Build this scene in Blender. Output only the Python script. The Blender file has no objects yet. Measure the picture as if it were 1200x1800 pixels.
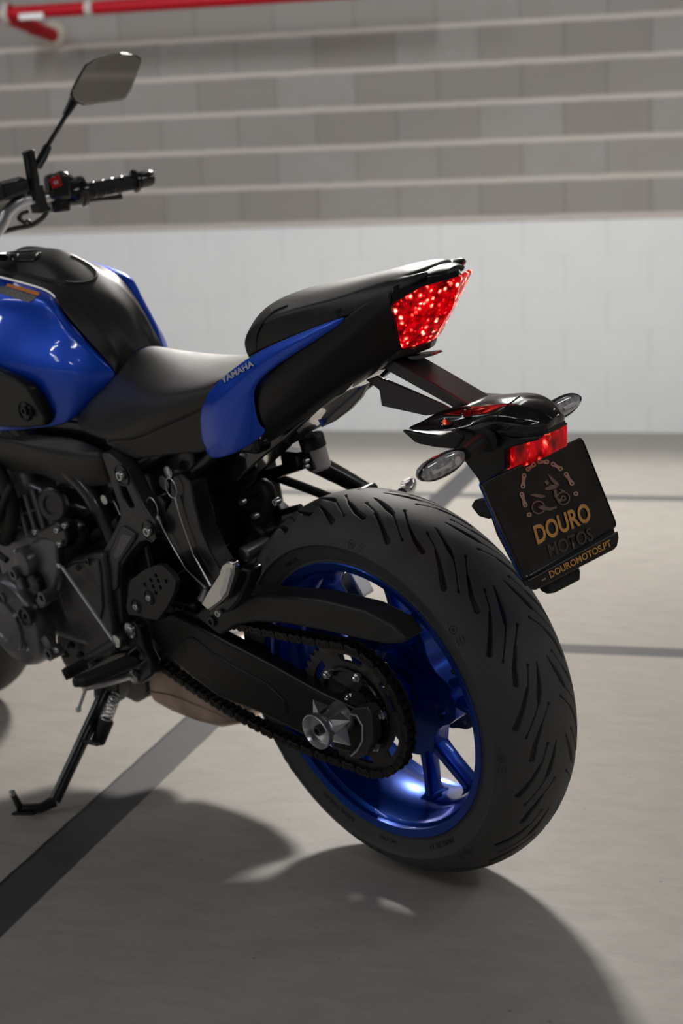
import bpy, bmesh, math, random
import numpy as np
from mathutils import Vector, Matrix, Euler
from mathutils.bvhtree import BVHTree
from mathutils.geometry import tessellate_polygon

random.seed(7)
scn = bpy.context.scene
COL = scn.collection
PI = math.pi

# ------------------------------------------------------------------ camera
CAM = Vector((-1.73746, 1.80995, 1.05628))
CR = Vector((-0.691983, -0.721303, -0.029693))
CU = Vector((0.115104, -0.150844, 0.981834))
CF = Vector((0.712678, -0.675994, -0.187406))
FPX = 2886.1
cd = bpy.data.cameras.new('camera'); cam = bpy.data.objects.new('camera', cd); COL.objects.link(cam)
M = Matrix((CR, CU, -CF)).transposed().to_4x4(); M.translation = CAM
cam.matrix_world = M
cd.sensor_fit = 'VERTICAL'; cd.sensor_height = 36.0; cd.sensor_width = 24.0
cd.lens = FPX / 1800 * 36
cd.dof.use_dof = True; cd.dof.focus_distance = 2.32; cd.dof.aperture_fstop = 4.2
cd.clip_end = 60
scn.camera = cam

# ------------------------------------------------------------------ render look
scn.view_settings.view_transform = 'Standard'; scn.view_settings.look = 'None'
scn.view_settings.gamma = 1; scn.view_settings.use_curve_mapping = False
scn.view_settings.exposure = -0.55

# ------------------------------------------------------------------ world
w = bpy.data.worlds.new('garage_air'); scn.world = w; w.use_nodes = True
bg = w.node_tree.nodes['Background']; bg.inputs[0].default_value = (0.80, 0.88, 1.0, 1); bg.inputs[1].default_value = 0.02

# ------------------------------------------------------------------ lamps of the garage plus added fills (fixtures are built further down)
TH = math.radians(31.557)
E_ = Vector((math.cos(TH), math.sin(TH), 0)); N_ = Vector((-math.sin(TH), math.cos(TH), 0))
WB = Vector((3.73116, -3.39290, 0))          # a point on the foot of the back wall
def W(s, d, z): return WB + E_ * s + N_ * d + Vector((0, 0, z))   # s along the wall, d in front of it
KEY_POS = Vector((2.55, -2.40, 3.12)); KEY_AIM = Vector((0.1, 0, 0.3))
def area(name, loc, aim, sx, sy, power, col=(1, 1, 1), spread=180):
    l = bpy.data.lights.new(name, 'AREA'); l.shape = 'RECTANGLE'; l.size = sx; l.size_y = sy
    l.energy = power; l.color = col; l.spread = math.radians(spread)
    o = bpy.data.objects.new(name, l); COL.objects.link(o); o.location = loc
    d = (Vector(aim) - Vector(loc)); o.rotation_euler = d.to_track_quat('-Z', 'Y').to_euler(); return o
area('panel_light', KEY_POS, KEY_AIM, 0.45, 0.45, 265, (1.0, 0.955, 0.90))
wall_lamps = [(-3.0, 2.9), (-1.0, 2.9), (1.0, 2.9), (3.0, 2.9)]
for s_, d_ in wall_lamps:
    p = W(s_, d_, 3.08); area('tube_light', p, p + Vector((0, 0, -1)) - N_ * 1.5, 0.10, 1.2, 36, (0.95, 0.98, 1.0), 125)
bay_fills = [(-4.6, 3.6), (-4.6, 5.6), (-3.0, 7.4)]  # added unseen tubes that brighten the rear tread from the right
for s_, d_ in bay_fills:
    p = W(s_, d_, 3.08); area('tube_light', p, p - Vector((0, 0, 1)) + E_ * 0.35, 1.2, 0.10, 13.0, (0.92, 0.95, 1.0))
room_lamps = [(6.0, 11.7), (7.3, 14.6), (8.6, 17.6), (2.0, 15.1), (4.2, 18.4)]
front_lamps = [(4.4, 5.2), (6.0, 6.6), (7.6, 5.2)]
side_fills = [(1.8, 5.9)]  # added unseen cool tube that puts highlights on the engine side
for s_, d_ in side_fills:
    p = W(s_, d_, 3.08); area('tube_light', p, p - Vector((0, 0, 1)) - E_ * 0.5, 1.2, 0.10, 11.0, (0.82, 0.90, 1.0))


# ------------------------------------------------------------------ materials
def nodes(m): m.use_nodes = True; return m.node_tree
def mat(name, col, rough=0.5, metal=0.0, coat=0.0, bump=0.0, bscale=200, spec=0.5, coatr=0.03, var=0.0, vscale=8):
    m = bpy.data.materials.new(name); t = nodes(m); b = t.nodes['Principled BSDF']
    b.inputs['Base Color'].default_value = (*col, 1); b.inputs['Roughness'].default_value = rough
    b.inputs['Metallic'].default_value = metal; b.inputs['Coat Weight'].default_value = coat
    if max(col) < 0.05 and rough > 0.25 and 'seat' not in name: spec = 0.38
    b.inputs['Coat Roughness'].default_value = coatr; b.inputs['Specular IOR Level'].default_value = spec
    tc = t.nodes.new('ShaderNodeTexCoord')
    if var > 0:
        n = t.nodes.new('ShaderNodeTexNoise'); n.inputs['Scale'].default_value = vscale; n.inputs['Detail'].default_value = 6
        r = t.nodes.new('ShaderNodeMapRange'); r.inputs[1].default_value = 0.3; r.inputs[2].default_value = 0.7
        r.inputs[3].default_value = 1 - var; r.inputs[4].default_value = 1 + var
        mx = t.nodes.new('ShaderNodeVectorMath'); mx.operation = 'SCALE'; mx.inputs[0].default_value = col
        t.links.new(tc.outputs['Object'], n.inputs['Vector']); t.links.new(n.outputs[0], r.inputs[0])
        t.links.new(r.outputs[0], mx.inputs['Scale']); t.links.new(mx.outputs[0], b.inputs['Base Color'])
    if bump > 0:
        n = t.nodes.new('ShaderNodeTexNoise'); n.inputs['Scale'].default_value = bscale; n.inputs['Detail'].default_value = 3
        bp = t.nodes.new('ShaderNodeBump'); bp.inputs['Strength'].default_value = bump; bp.inputs['Distance'].default_value = 0.001
        t.links.new(tc.outputs['Object'], n.inputs['Vector']); t.links.new(n.outputs[0], bp.inputs['Height']); t.links.new(bp.outputs[0], b.inputs['Normal'])
    return m
def flake(name, col, rough, metal, coat):
    m = mat(name, col, rough, metal, coat); t = m.node_tree; b = t.nodes['Principled BSDF']
    tc = t.nodes['Texture Coordinate'] if 'Texture Coordinate' in t.nodes else t.nodes.new('ShaderNodeTexCoord')
    v = t.nodes.new('ShaderNodeTexVoronoi'); v.inputs['Scale'].default_value = 900
    bp = t.nodes.new('ShaderNodeBump'); bp.inputs['Strength'].default_value = 0.12; bp.inputs['Distance'].default_value = 0.0005
    t.links.new(tc.outputs['Object'], v.inputs['Vector']); t.links.new(v.outputs['Color'], bp.inputs['Height']); t.links.new(bp.outputs[0], b.inputs['Normal'])
    return m
MT = dict(
    paint=flake('blue_metallic_paint', (0.000, 0.085, 0.76), 0.36, 0.45, 0.7),
    wheelpaint=flake('blue_wheel_paint', (0.000, 0.050, 0.38), 0.30, 0.65, 0.4),
    satin=mat('satin_black_plastic', (0.011, 0.011, 0.012), 0.36, bump=0.10, bscale=900),
    grey=mat('dark_grey_moulded_plastic', (0.028, 0.027, 0.026), 0.42, bump=0.12, bscale=900),
    gloss=mat('gloss_black_plastic', (0.008, 0.008, 0.009), 0.10, coat=0.8),
    seat=mat('seat_vinyl', (0.020, 0.019, 0.019), 0.38, bump=0.35, bscale=1400),
    seat2=mat('seat_vinyl_side', (0.010, 0.010, 0.010), 0.40, bump=0.15, bscale=1400),
    cast=mat('dark_cast_aluminium', (0.070, 0.068, 0.070), 0.32, 0.5, bump=0.1, bscale=700),
    engine=mat('engine_grey_metal', (0.135, 0.137, 0.150), 0.30, 0.6, bump=0.12, bscale=500),
    frame=mat('black_frame_enamel', (0.010, 0.010, 0.011), 0.28, coat=0.3),
    swing=mat('swingarm_satin_black', (0.010, 0.0098, 0.0095), 0.33, 0.2, bump=0.06, bscale=900),
    alu=mat('brushed_aluminium', (0.70, 0.70, 0.72), 0.28, 0.92, bump=0.05, bscale=600),
    chrome=mat('polished_metal', (0.78, 0.77, 0.75), 0.14, 1.0),
    steel=mat('zinc_steel', (0.66, 0.69, 0.70), 0.26, 0.95),
    darksteel=mat('dark_steel', (0.10, 0.095, 0.09), 0.42, 0.85, bump=0.3, bscale=400, var=0.3, vscale=60),
    chain=mat('oiled_chain_steel', (0.040, 0.037, 0.033), 0.38, 0.7, bump=0.25, bscale=500, var=0.35, vscale=80),
    exhaust=mat('heat_browned_steel', (0.48, 0.36, 0.30), 0.42, 0.6, bump=0.1, bscale=60, var=0.35, vscale=14),
    rubber=mat('black_rubber', (0.016, 0.016, 0.016), 0.55, bump=0.1, bscale=500),
    shield=mat('pale_underside_sheet', (0.30, 0.30, 0.31), 0.3, 0.4),
    arm=mat('semi_gloss_bracket_paint', (0.050, 0.050, 0.054), 0.24, 0.3, bump=0.05, bscale=900),
    rod=mat('bright_zinc_rod', (0.76, 0.80, 0.80), 0.30, 0.6),
    clear=None, lens=None, reflector=None,
    cup=mat('white_translucent_plastic', (0.62, 0.55, 0.55), 0.30),
    fluid=mat('brake_fluid', (0.40, 0.10, 0.05), 0.30),
    red=mat('red_switch', (0.62, 0.012, 0.012), 0.35),
    white=mat('white_print', (0.75, 0.75, 0.75), 0.5),
    silverprint=mat('silver_lettering', (0.62, 0.63, 0.65), 0.45, 0.2),
    orange=mat('orange_print', (1.0, 0.36, 0.04), 0.6),
    greyprint=mat('grey_fine_print', (0.22, 0.22, 0.20), 0.6, var=0.9, vscale=500),
    plate=mat('black_acrylic', (0.010, 0.008, 0.007), 0.16, coat=0.5, var=0.8, vscale=30),
    copper=mat('copper_print', (0.46, 0.29, 0.22), 0.40, 0.35),
    gold=mat('gold_print', (0.72, 0.36, 0.10), 0.40, 0.25),
    dull=mat('smoky_print', (0.075, 0.068, 0.062), 0.35, 0.3),
    pipe=mat('red_pipe_paint', (0.40, 0.001, 0.010), 0.45, spec=0.25),
    collar=mat('pale_pipe_collar', (0.50, 0.46, 0.44), 0.5),
    mortar=mat('mortar_patch', (0.42, 0.37, 0.31), 0.9),
    housing=mat('white_lamp_housing', (0.7, 0.7, 0.7), 0.5),
)
def emis(name, col, strength):
    m = bpy.data.materials.new(name); t = nodes(m); b = t.nodes['Principled BSDF']
    b.inputs['Base Color'].default_value = (0.8, 0.8, 0.8, 1); b.inputs['Emission Color'].default_value = (*col, 1); b.inputs['Emission Strength'].default_value = strength
    return m
MT['lampglow'] = emis('lamp_diffuser', (0.96, 0.98, 1.0), 38.0); MT['farglow'] = emis('far_lamp_diffuser', (0.96, 0.98, 1.0), 75.0); MT['softglow'] = emis('soft_lamp_diffuser', (1, 0.98, 0.95), 4.0)
def clear_lens(name, tint, rough=0.05):
    m = bpy.data.materials.new(name); t = nodes(m); b = t.nodes['Principled BSDF']
    b.inputs['Base Color'].default_value = (*tint, 1); b.inputs['Roughness'].default_value = rough
    b.inputs['Transmission Weight'].default_value = 1.0; b.inputs['IOR'].default_value = 1.45
    return m
MT['clear'] = clear_lens('clear_lens', (0.9, 0.9, 0.9))
# mirror glass
MT['mirror'] = mat('mirror_glass', (0.85, 0.84, 0.80), 0.03, 1.0)
# tail lamp: lit LEDs spread in a faceted red lens
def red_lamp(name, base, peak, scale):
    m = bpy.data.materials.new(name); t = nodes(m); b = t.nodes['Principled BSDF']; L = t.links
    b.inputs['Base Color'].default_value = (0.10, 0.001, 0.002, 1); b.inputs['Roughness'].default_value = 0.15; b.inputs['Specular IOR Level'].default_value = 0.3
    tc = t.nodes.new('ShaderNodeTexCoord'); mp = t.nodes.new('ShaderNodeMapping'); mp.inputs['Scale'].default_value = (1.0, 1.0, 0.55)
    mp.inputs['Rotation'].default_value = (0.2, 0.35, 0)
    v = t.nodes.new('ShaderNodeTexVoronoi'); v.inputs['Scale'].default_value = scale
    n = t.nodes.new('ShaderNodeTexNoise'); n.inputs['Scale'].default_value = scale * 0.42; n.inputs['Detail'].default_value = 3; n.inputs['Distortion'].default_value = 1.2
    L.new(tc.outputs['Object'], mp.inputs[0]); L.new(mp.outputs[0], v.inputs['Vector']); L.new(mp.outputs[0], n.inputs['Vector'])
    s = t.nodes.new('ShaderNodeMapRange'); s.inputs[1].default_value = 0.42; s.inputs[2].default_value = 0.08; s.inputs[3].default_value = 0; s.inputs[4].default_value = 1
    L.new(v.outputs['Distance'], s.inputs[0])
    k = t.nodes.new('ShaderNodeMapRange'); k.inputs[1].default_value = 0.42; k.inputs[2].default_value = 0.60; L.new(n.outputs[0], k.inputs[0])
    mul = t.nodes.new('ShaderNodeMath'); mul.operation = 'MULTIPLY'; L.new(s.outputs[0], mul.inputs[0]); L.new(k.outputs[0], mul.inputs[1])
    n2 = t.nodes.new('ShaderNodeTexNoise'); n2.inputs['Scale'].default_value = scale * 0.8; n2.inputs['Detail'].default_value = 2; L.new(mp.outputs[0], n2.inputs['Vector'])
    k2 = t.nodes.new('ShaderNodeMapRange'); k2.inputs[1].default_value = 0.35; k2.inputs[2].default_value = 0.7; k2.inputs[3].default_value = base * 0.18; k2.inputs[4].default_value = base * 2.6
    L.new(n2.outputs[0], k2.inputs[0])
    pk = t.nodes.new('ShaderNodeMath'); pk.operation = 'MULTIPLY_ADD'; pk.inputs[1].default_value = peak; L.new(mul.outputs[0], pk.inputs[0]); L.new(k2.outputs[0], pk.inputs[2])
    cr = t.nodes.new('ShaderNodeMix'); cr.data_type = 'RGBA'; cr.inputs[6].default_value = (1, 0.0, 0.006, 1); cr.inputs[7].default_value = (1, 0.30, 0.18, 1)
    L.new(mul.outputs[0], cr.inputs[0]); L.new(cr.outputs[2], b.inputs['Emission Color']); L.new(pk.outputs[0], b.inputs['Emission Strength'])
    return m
MT['tail'] = red_lamp('lit_tail_lens', 0.36, 20.0, 120)
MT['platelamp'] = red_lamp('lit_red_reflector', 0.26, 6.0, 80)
# tyre rubber with worn grey tread face and black groove floor, its shade deepened in the colour
def tyre_mat():
    m = mat('tyre_rubber', (0.02, 0.02, 0.02), 0.5, bump=0.25, bscale=350); t = m.node_tree; b = t.nodes['Principled BSDF']; L = t.links
    at = t.nodes.new('ShaderNodeAttribute'); at.attribute_name = 'groove'; at.attribute_type = 'GEOMETRY'
    tc = t.nodes.new('ShaderNodeTexCoord'); n = t.nodes.new('ShaderNodeTexNoise'); n.inputs['Scale'].default_value = 9; n.inputs['Detail'].default_value = 7
    n.inputs['Roughness'].default_value = 0.7
    L.new(tc.outputs['Object'], n.inputs['Vector'])
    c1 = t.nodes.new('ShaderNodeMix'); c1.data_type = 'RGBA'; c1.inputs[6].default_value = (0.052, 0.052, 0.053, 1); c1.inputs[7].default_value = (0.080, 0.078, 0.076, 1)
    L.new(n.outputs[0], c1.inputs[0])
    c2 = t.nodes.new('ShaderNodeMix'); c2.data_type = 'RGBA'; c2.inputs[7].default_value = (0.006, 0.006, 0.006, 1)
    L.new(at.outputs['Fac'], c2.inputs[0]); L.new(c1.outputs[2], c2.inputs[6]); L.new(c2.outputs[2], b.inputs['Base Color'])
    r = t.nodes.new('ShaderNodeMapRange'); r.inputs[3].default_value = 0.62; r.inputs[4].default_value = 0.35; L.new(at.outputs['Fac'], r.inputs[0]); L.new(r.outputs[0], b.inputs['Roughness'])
    return m
MT['tyre'] = tyre_mat()

def wall_mat():
    m = bpy.data.materials.new('block_wall'); t = nodes(m); b = t.nodes['Principled BSDF']; L = t.links
    b.inputs['Roughness'].default_value = 0.85; b.inputs['Specular IOR Level'].default_value = 0.25
    def M_(op, a, c=None, d=None):
        n = t.nodes.new('ShaderNodeMath'); n.operation = op
        for i, v in enumerate((a, c, d)):
            if v is None: continue
            if isinstance(v, (int, float)): n.inputs[i].default_value = v
            else: L.new(v, n.inputs[i])
        return n.outputs[0]
    def MIX(f, a, c):
        n = t.nodes.new('ShaderNodeMix'); n.data_type = 'RGBA'
        if isinstance(f, float): n.inputs[0].default_value = f
        else: L.new(f, n.inputs[0])
        for i, v in ((6, a), (7, c)):
            if isinstance(v, tuple): n.inputs[i].default_value = (*v, 1)
            else: L.new(v, n.inputs[i])
        return n.outputs[2]
    tc = t.nodes.new('ShaderNodeTexCoord'); sp = t.nodes.new('ShaderNodeSeparateXYZ'); L.new(tc.outputs['Object'], sp.inputs[0])
    s, z = sp.outputs[0], sp.outputs[2]
    wob = t.nodes.new('ShaderNodeTexNoise'); wob.inputs['Scale'].default_value = 9; wob.inputs['Detail'].default_value = 4; L.new(tc.outputs['Object'], wob.inputs['Vector'])
    zz = M_('MULTIPLY_ADD', M_('SUBTRACT', wob.outputs[0], 0.5), 0.012, z)
    v = M_('DIVIDE', M_('SUBTRACT', zz, 0.950), 0.1662); row = M_('FLOOR', v); fv = M_('SUBTRACT', v, row)
    dz = M_('MULTIPLY', M_('MINIMUM', fv, M_('SUBTRACT', 1, fv)), 0.1662)
    par = M_('ABSOLUTE', M_('MODULO', row, 2))
    u = M_('DIVIDE', M_('ADD', M_('MULTIPLY_ADD', par, 0.185, s), 0.666), 0.37); cu = M_('FLOOR', u); fu = M_('SUBTRACT', u, cu)
    du = M_('MULTIPLY', M_('MINIMUM', fu, M_('SUBTRACT', 1, fu)), 0.37)
    def step(x, a, c):  # 1 below a, 0 above c
        n = t.nodes.new('ShaderNodeMapRange'); L.new(x, n.inputs[0]); n.inputs[1].default_value = a; n.inputs[2].default_value = c; n.inputs[3].default_value = 1; n.inputs[4].default_value = 0; return n.outputs[0]
    cmb = t.nodes.new('ShaderNodeCombineXYZ'); L.new(cu, cmb.inputs[0]); L.new(row, cmb.inputs[1])
    wn = t.nodes.new('ShaderNodeTexWhiteNoise'); L.new(cmb.outputs[0], wn.inputs['Vector'])
    n1 = t.nodes.new('ShaderNodeTexNoise'); n1.inputs['Scale'].default_value = 7; n1.inputs['Detail'].default_value = 8; n1.inputs['Roughness'].default_value = 0.65; L.new(tc.outputs['Object'], n1.inputs['Vector'])
    blk = MIX(wn.outputs['Value'], (0.235, 0.215, 0.200), (0.300, 0.292, 0.280))
    blk = MIX(M_('MULTIPLY', step(n1.outputs[0], 0.40, 0.62), 0.5), blk, (0.270, 0.232, 0.208))
    blk = MIX(M_('MULTIPLY', step(du, 0.003, 0.009), 0.35), blk, (0.14, 0.13, 0.125))
    grey = MIX(step(dz, 0.007, 0.014), blk, (0.50, 0.445, 0.41))
    wh = MIX(n1.outputs[0], (0.66, 0.665, 0.67), (0.73, 0.735, 0.735))
    wh = MIX(M_('MULTIPLY', step(du, 0.002, 0.007), 0.16), wh, (0.36, 0.36, 0.36))
    wh = MIX(M_('MULTIPLY', step(dz, 0.002, 0.006), 0.08), wh, (0.4, 0.4, 0.4))
    col = MIX(step(z, 0.932, 0.936), grey, wh)
    L.new(col, b.inputs['Base Color'])
    bp = t.nodes.new('ShaderNodeBump'); bp.inputs['Distance'].default_value = 0.004; bp.inputs['Strength'].default_value = 0.5
    hh = M_('ADD', M_('MULTIPLY', n1.outputs[0], 0.5), M_('SUBTRACT', 1, step(du, 0.002, 0.007)))
    L.new(hh, bp.inputs['Height']); L.new(bp.outputs[0], b.inputs['Normal'])
    return m
def floor_mat():
    m = bpy.data.materials.new('painted_concrete_floor'); t = nodes(m); b = t.nodes['Principled BSDF']; L = t.links
    def M_(op, a, c=None, d=None):
        n = t.nodes.new('ShaderNodeMath'); n.operation = op
        for i, v in enumerate((a, c, d)):
            if v is None: continue
            if isinstance(v, (int, float)): n.inputs[i].default_value = v
            else: L.new(v, n.inputs[i])
        return n.outputs[0]
    def MIX(f, a, c):
        n = t.nodes.new('ShaderNodeMix'); n.data_type = 'RGBA'; L.new(f, n.inputs[0])
        for i, v in ((6, a), (7, c)):
            if isinstance(v, tuple): n.inputs[i].default_value = (*v, 1)
            else: L.new(v, n.inputs[i])
        return n.outputs[2]
    def band(x, a, c, e=0.0015):
        lo = t.nodes.new('ShaderNodeMapRange'); L.new(x, lo.inputs[0]); lo.inputs[1].default_value = a - e; lo.inputs[2].default_value = a + e
        hi = t.nodes.new('ShaderNodeMapRange'); L.new(x, hi.inputs[0]); hi.inputs[1].default_value = c - e; hi.inputs[2].default_value = c + e; hi.inputs[3].default_value = 1; hi.inputs[4].default_value = 0
        return M_('MULTIPLY', lo.outputs[0], hi.outputs[0])
    def noise(sc, det, vec, rough=0.6, dist=0):
        n = t.nodes.new('ShaderNodeTexNoise'); n.inputs['Scale'].default_value = sc; n.inputs['Detail'].default_value = det; n.inputs['Roughness'].default_value = rough; n.inputs['Distortion'].default_value = dist
        L.new(vec, n.inputs['Vector']); return n.outputs[0]
    tc = t.nodes.new('ShaderNodeTexCoord'); O = tc.outputs['Object']
    sp = t.nodes.new('ShaderNodeSeparateXYZ'); L.new(O, sp.inputs[0]); u, v = sp.outputs[0], sp.outputs[1]
    mp = t.nodes.new('ShaderNodeMapping'); mp.inputs['Scale'].default_value = (1.2, 2.6, 1); mp.inputs['Rotation'].default_value = (0, 0, 0.25); L.new(O, mp.inputs[0])
    n1 = noise(2.2, 8, O); n2 = noise(9, 8, mp.outputs[0], 0.7, 0.6); n3 = noise(110, 3, O)
    base = MIX(n1, (0.405, 0.372, 0.330), (0.49, 0.462, 0.42))
    k = t.nodes.new('ShaderNodeMapRange'); L.new(n2, k.inputs[0]); k.inputs[1].default_value = 0.36; k.inputs[2].default_value = 0.62
    base = MIX(k.outputs[0], MIX(n3, (0.34, 0.31, 0.28), (0.43, 0.40, 0.36)), base)
    # scuffs
    mp2 = t.nodes.new('ShaderNodeMapping'); mp2.inputs['Scale'].default_value = (14, 2.2, 1); mp2.inputs['Rotation'].default_value = (0, 0, 0.9); L.new(O, mp2.inputs[0])
    sc = noise(3, 4, mp2.outputs[0], 0.75, 1.5)
    k2 = t.nodes.new('ShaderNodeMapRange'); L.new(sc, k2.inputs[0]); k2.inputs[1].default_value = 0.70; k2.inputs[2].default_value = 0.76
    base = MIX(M_('MULTIPLY', k2.outputs[0], 0.45), base, (0.13, 0.12, 0.11))
    vr = t.nodes.new('ShaderNodeTexVoronoi'); vr.inputs['Scale'].default_value = 16; L.new(O, vr.inputs['Vector'])
    k3 = t.nodes.new('ShaderNodeMapRange'); L.new(vr.outputs['Distance'], k3.inputs[0]); k3.inputs[1].default_value = 0.035; k3.inputs[2].default_value = 0.055; k3.inputs[3].default_value = 1; k3.inputs[4].default_value = 0
    base = MIX(M_('MULTIPLY', k3.outputs[0], 0.5), base, (0.12, 0.11, 0.10))
    wob = M_('MULTIPLY', M_('SUBTRACT', noise(14, 4, O), 0.5), 0.006)
    uw = M_('ADD', u, wob); vw = M_('ADD', v, wob)
    stripe = MIX(n2, (0.058, 0.058, 0.062), (0.080, 0.080, 0.084))
    base = MIX(band(uw, 0.556, 0.645), base, stripe)
    base = MIX(band(uw, 0.640, 0.6475, 0.001), base, (0.014, 0.014, 0.014))
    s2 = M_('MAXIMUM', band(vw, -1.331, -1.253), band(vw, -3.30, -3.21, 0.01))
    base = MIX(M_('MULTIPLY', s2, M_('SUBTRACT', 1, band(uw, 0.556, 0.645))), base, (0.125, 0.125, 0.13))
    base = MIX(band(v, -6, -4.15, 0.25), base, (0.205, 0.190, 0.172))
    L.new(base, b.inputs['Base Color'])
    r = t.nodes.new('ShaderNodeMapRange'); L.new(n1, r.inputs[0]); r.inputs[3].default_value = 0.42; r.inputs[4].default_value = 0.62; L.new(r.outputs[0], b.inputs['Roughness'])
    b.inputs['Specular IOR Level'].default_value = 0.4
    bp = t.nodes.new('ShaderNodeBump'); bp.inputs['Distance'].default_value = 0.0015; bp.inputs['Strength'].default_value = 0.25
    L.new(n2, bp.inputs['Height']); L.new(bp.outputs[0], b.inputs['Normal'])
    return m

# ------------------------------------------------------------------ mesh helpers
def link(name, me, m, parent=None, smooth=35):
    o = bpy.data.objects.new(name, me); COL.objects.link(o)
    if m is not None and not me.materials: me.materials.append(m)
    if parent is not None: o.parent = parent
    if smooth:
        me.shade_smooth() if smooth >= 180 else me.shade_smooth()
        if smooth < 180:
            try: me.set_sharp_from_angle(angle=math.radians(smooth))
            except Exception: pass
    return o
def bevel(o, wd, seg=2, ang=35):
    b = o.modifiers.new('bevel', 'BEVEL'); b.width = wd; b.segments = seg; b.limit_method = 'ANGLE'; b.angle_limit = math.radians(ang)
    b.harden_normals = False; return o
def subsurf(o, n=2):
    s = o.modifiers.new('sub', 'SUBSURF'); s.levels = n; s.render_levels = n; return o
def solid(o, th, off=-1):
    s = o.modifiers.new('solid', 'SOLIDIFY'); s.thickness = th; s.offset = off; return o
def mesh(verts, faces):
    me = bpy.data.meshes.new('m'); me.from_pydata([tuple(v) for v in verts], [], faces); me.update(); return me
class MB:
    """collects shapes into one mesh"""
    def __init__(s): s.v = []; s.f = []
    def add(s, v, f):
        k = len(s.v); s.v += [Vector(p) for p in v]; s.f += [[i + k for i in q] for q in f]; return s
    def box(s, c, size, rot=None):
        c = Vector(c); sx, sy, sz = [q / 2 for q in size]; R = (rot if isinstance(rot, Matrix) else Euler(rot).to_matrix()) if rot is not None else Matrix.Identity(3)
        v = [c + R @ Vector((x, y, z)) for x in (-sx, sx) for y in (-sy, sy) for z in (-sz, sz)]
        return s.add(v, [(0, 1, 3, 2), (4, 6, 7, 5), (0, 4, 5, 1), (2, 3, 7, 6), (0, 2, 6, 4), (1, 5, 7, 3)])
    def tube(s, pts, rad, seg=12, smooth=0, flat=None):
        P = [Vector(p) for p in pts]; R = rad if isinstance(rad, (list, tuple)) else [rad] * len(P)
        if smooth and len(P) > 2:
            Q, RR = [], []
            for i in range(len(P) - 1):
                a, b, c, d = P[max(i - 1, 0)], P[i], P[i + 1], P[min(i + 2, len(P) - 1)]
                for k in range(smooth):
                    t = k / smooth
                    Q.append(0.5 * ((2 * b) + (c - a) * t + (2 * a - 5 * b + 4 * c - d) * t * t + (3 * b - a - 3 * c + d) * t ** 3)); RR.append(R[i] + (R[i + 1] - R[i]) * t)
            Q.append(P[-1]); RR.append(R[-1]); P, R = Q, RR
        n = len(P); T = [(P[min(i + 1, n - 1)] - P[max(i - 1, 0)]).normalized() for i in range(n)]
        up = Vector((0, 0, 1)) if abs(T[0].z) < 0.9 else Vector((1, 0, 0)); x = T[0].cross(up).normalized(); v, f = [], []
        for i in range(n):
            x = (x - T[i] * x.dot(T[i])).normalized(); y = T[i].cross(x)
            for k in range(seg):
                a = 2 * PI * k / seg; v.append(P[i] + (x * math.cos(a) + y * math.sin(a)) * R[i])
        for i in range(n - 1):
            for k in range(seg):
                f.append((i * seg + k, i * seg + (k + 1) % seg, (i + 1) * seg + (k + 1) % seg, (i + 1) * seg + k))
        f.append(list(range(seg))[::-1]); f.append([(n - 1) * seg + k for k in range(seg)])
        return s.add(v, f)
    def lathe(s, prof, c, axis=(0, 1, 0), seg=48, closed=False, ref=None):
        """prof: (r, h) along the axis"""
        ax = Vector(axis).normalized(); c = Vector(c); up = Vector((0, 0, 1)) if abs(ax.z) < 0.9 else Vector((1, 0, 0))
        x = ax.cross(up).normalized(); y = ax.cross(x); v, f = [], []
        for r, h in prof:
            for k in range(seg):
                a = 2 * PI * k / seg; v.append(c + ax * h + (x * math.cos(a) + y * math.sin(a)) * r)
        n = len(prof); rng = n if closed else n - 1
        for i in range(rng):
            j = (i + 1) % n
            for k in range(seg): f.append((i * seg + k, j * seg + k, j * seg + (k + 1) % seg, i * seg + (k + 1) % seg))
        if not closed:
            if prof[0][0] > 1e-6: f.append(list(range(seg)))
            if prof[-1][0] > 1e-6: f.append([(n - 1) * seg + k for k in range(seg)][::-1])
        return s.add(v, f)
    def prism(s, pts, d, holes=()):
        """closed outline of 3D points swept by vector d; holes are further outlines"""
        d = Vector(d); loops = [[Vector(p) for p in pts]] + [[Vector(p) for p in h] for h in holes]
        flat = [p for l in loops for p in l]; n = len(flat)
        # fit a plane and tessellate
        tri = tessellate_polygon(loops)
        v = flat + [p + d for p in flat]; f = []
        nl = Vector()
        L0 = loops[0]
        for i in range(len(L0)): nl += L0[i].cross(L0[(i + 1) % len(L0)])
        sgn = nl.dot(d) > 0
        if len(loops) == 1:
            a = list(range(n)); f.append(a[::-1] if sgn else a); b = [i + n for i in a]; f.append(b if sgn else b[::-1])
        else:
            for t_ in tri:
                t_ = list(t_); f.append(t_); f.append([i + n for i in t_][::-1])
        k = 0
        for l in loops:
            m = len(l)
            for i in range(m):
                j = (i + 1) % m; q = (k + i, k + j, k + j + n, k + i + n); f.append(q if sgn else q[::-1])
            k += m
        return s.add(v, f)
    def mesh(s, merge=0):
        me = mesh(s.v, s.f); bm = bmesh.new(); bm.from_mesh(me)
        if merge: bmesh.ops.remove_doubles(bm, verts=bm.verts, dist=merge)
        bmesh.ops.recalc_face_normals(bm, faces=bm.faces); bm.to_mesh(me); bm.free(); return me
    def build(s, name, m, parent=None, bev=0, seg=2, smooth=35, merge=0, ang=35):
        o = link(name, s.mesh(merge), m, parent, smooth)
        if bev: bevel(o, bev, seg, ang)
        return o
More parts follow.
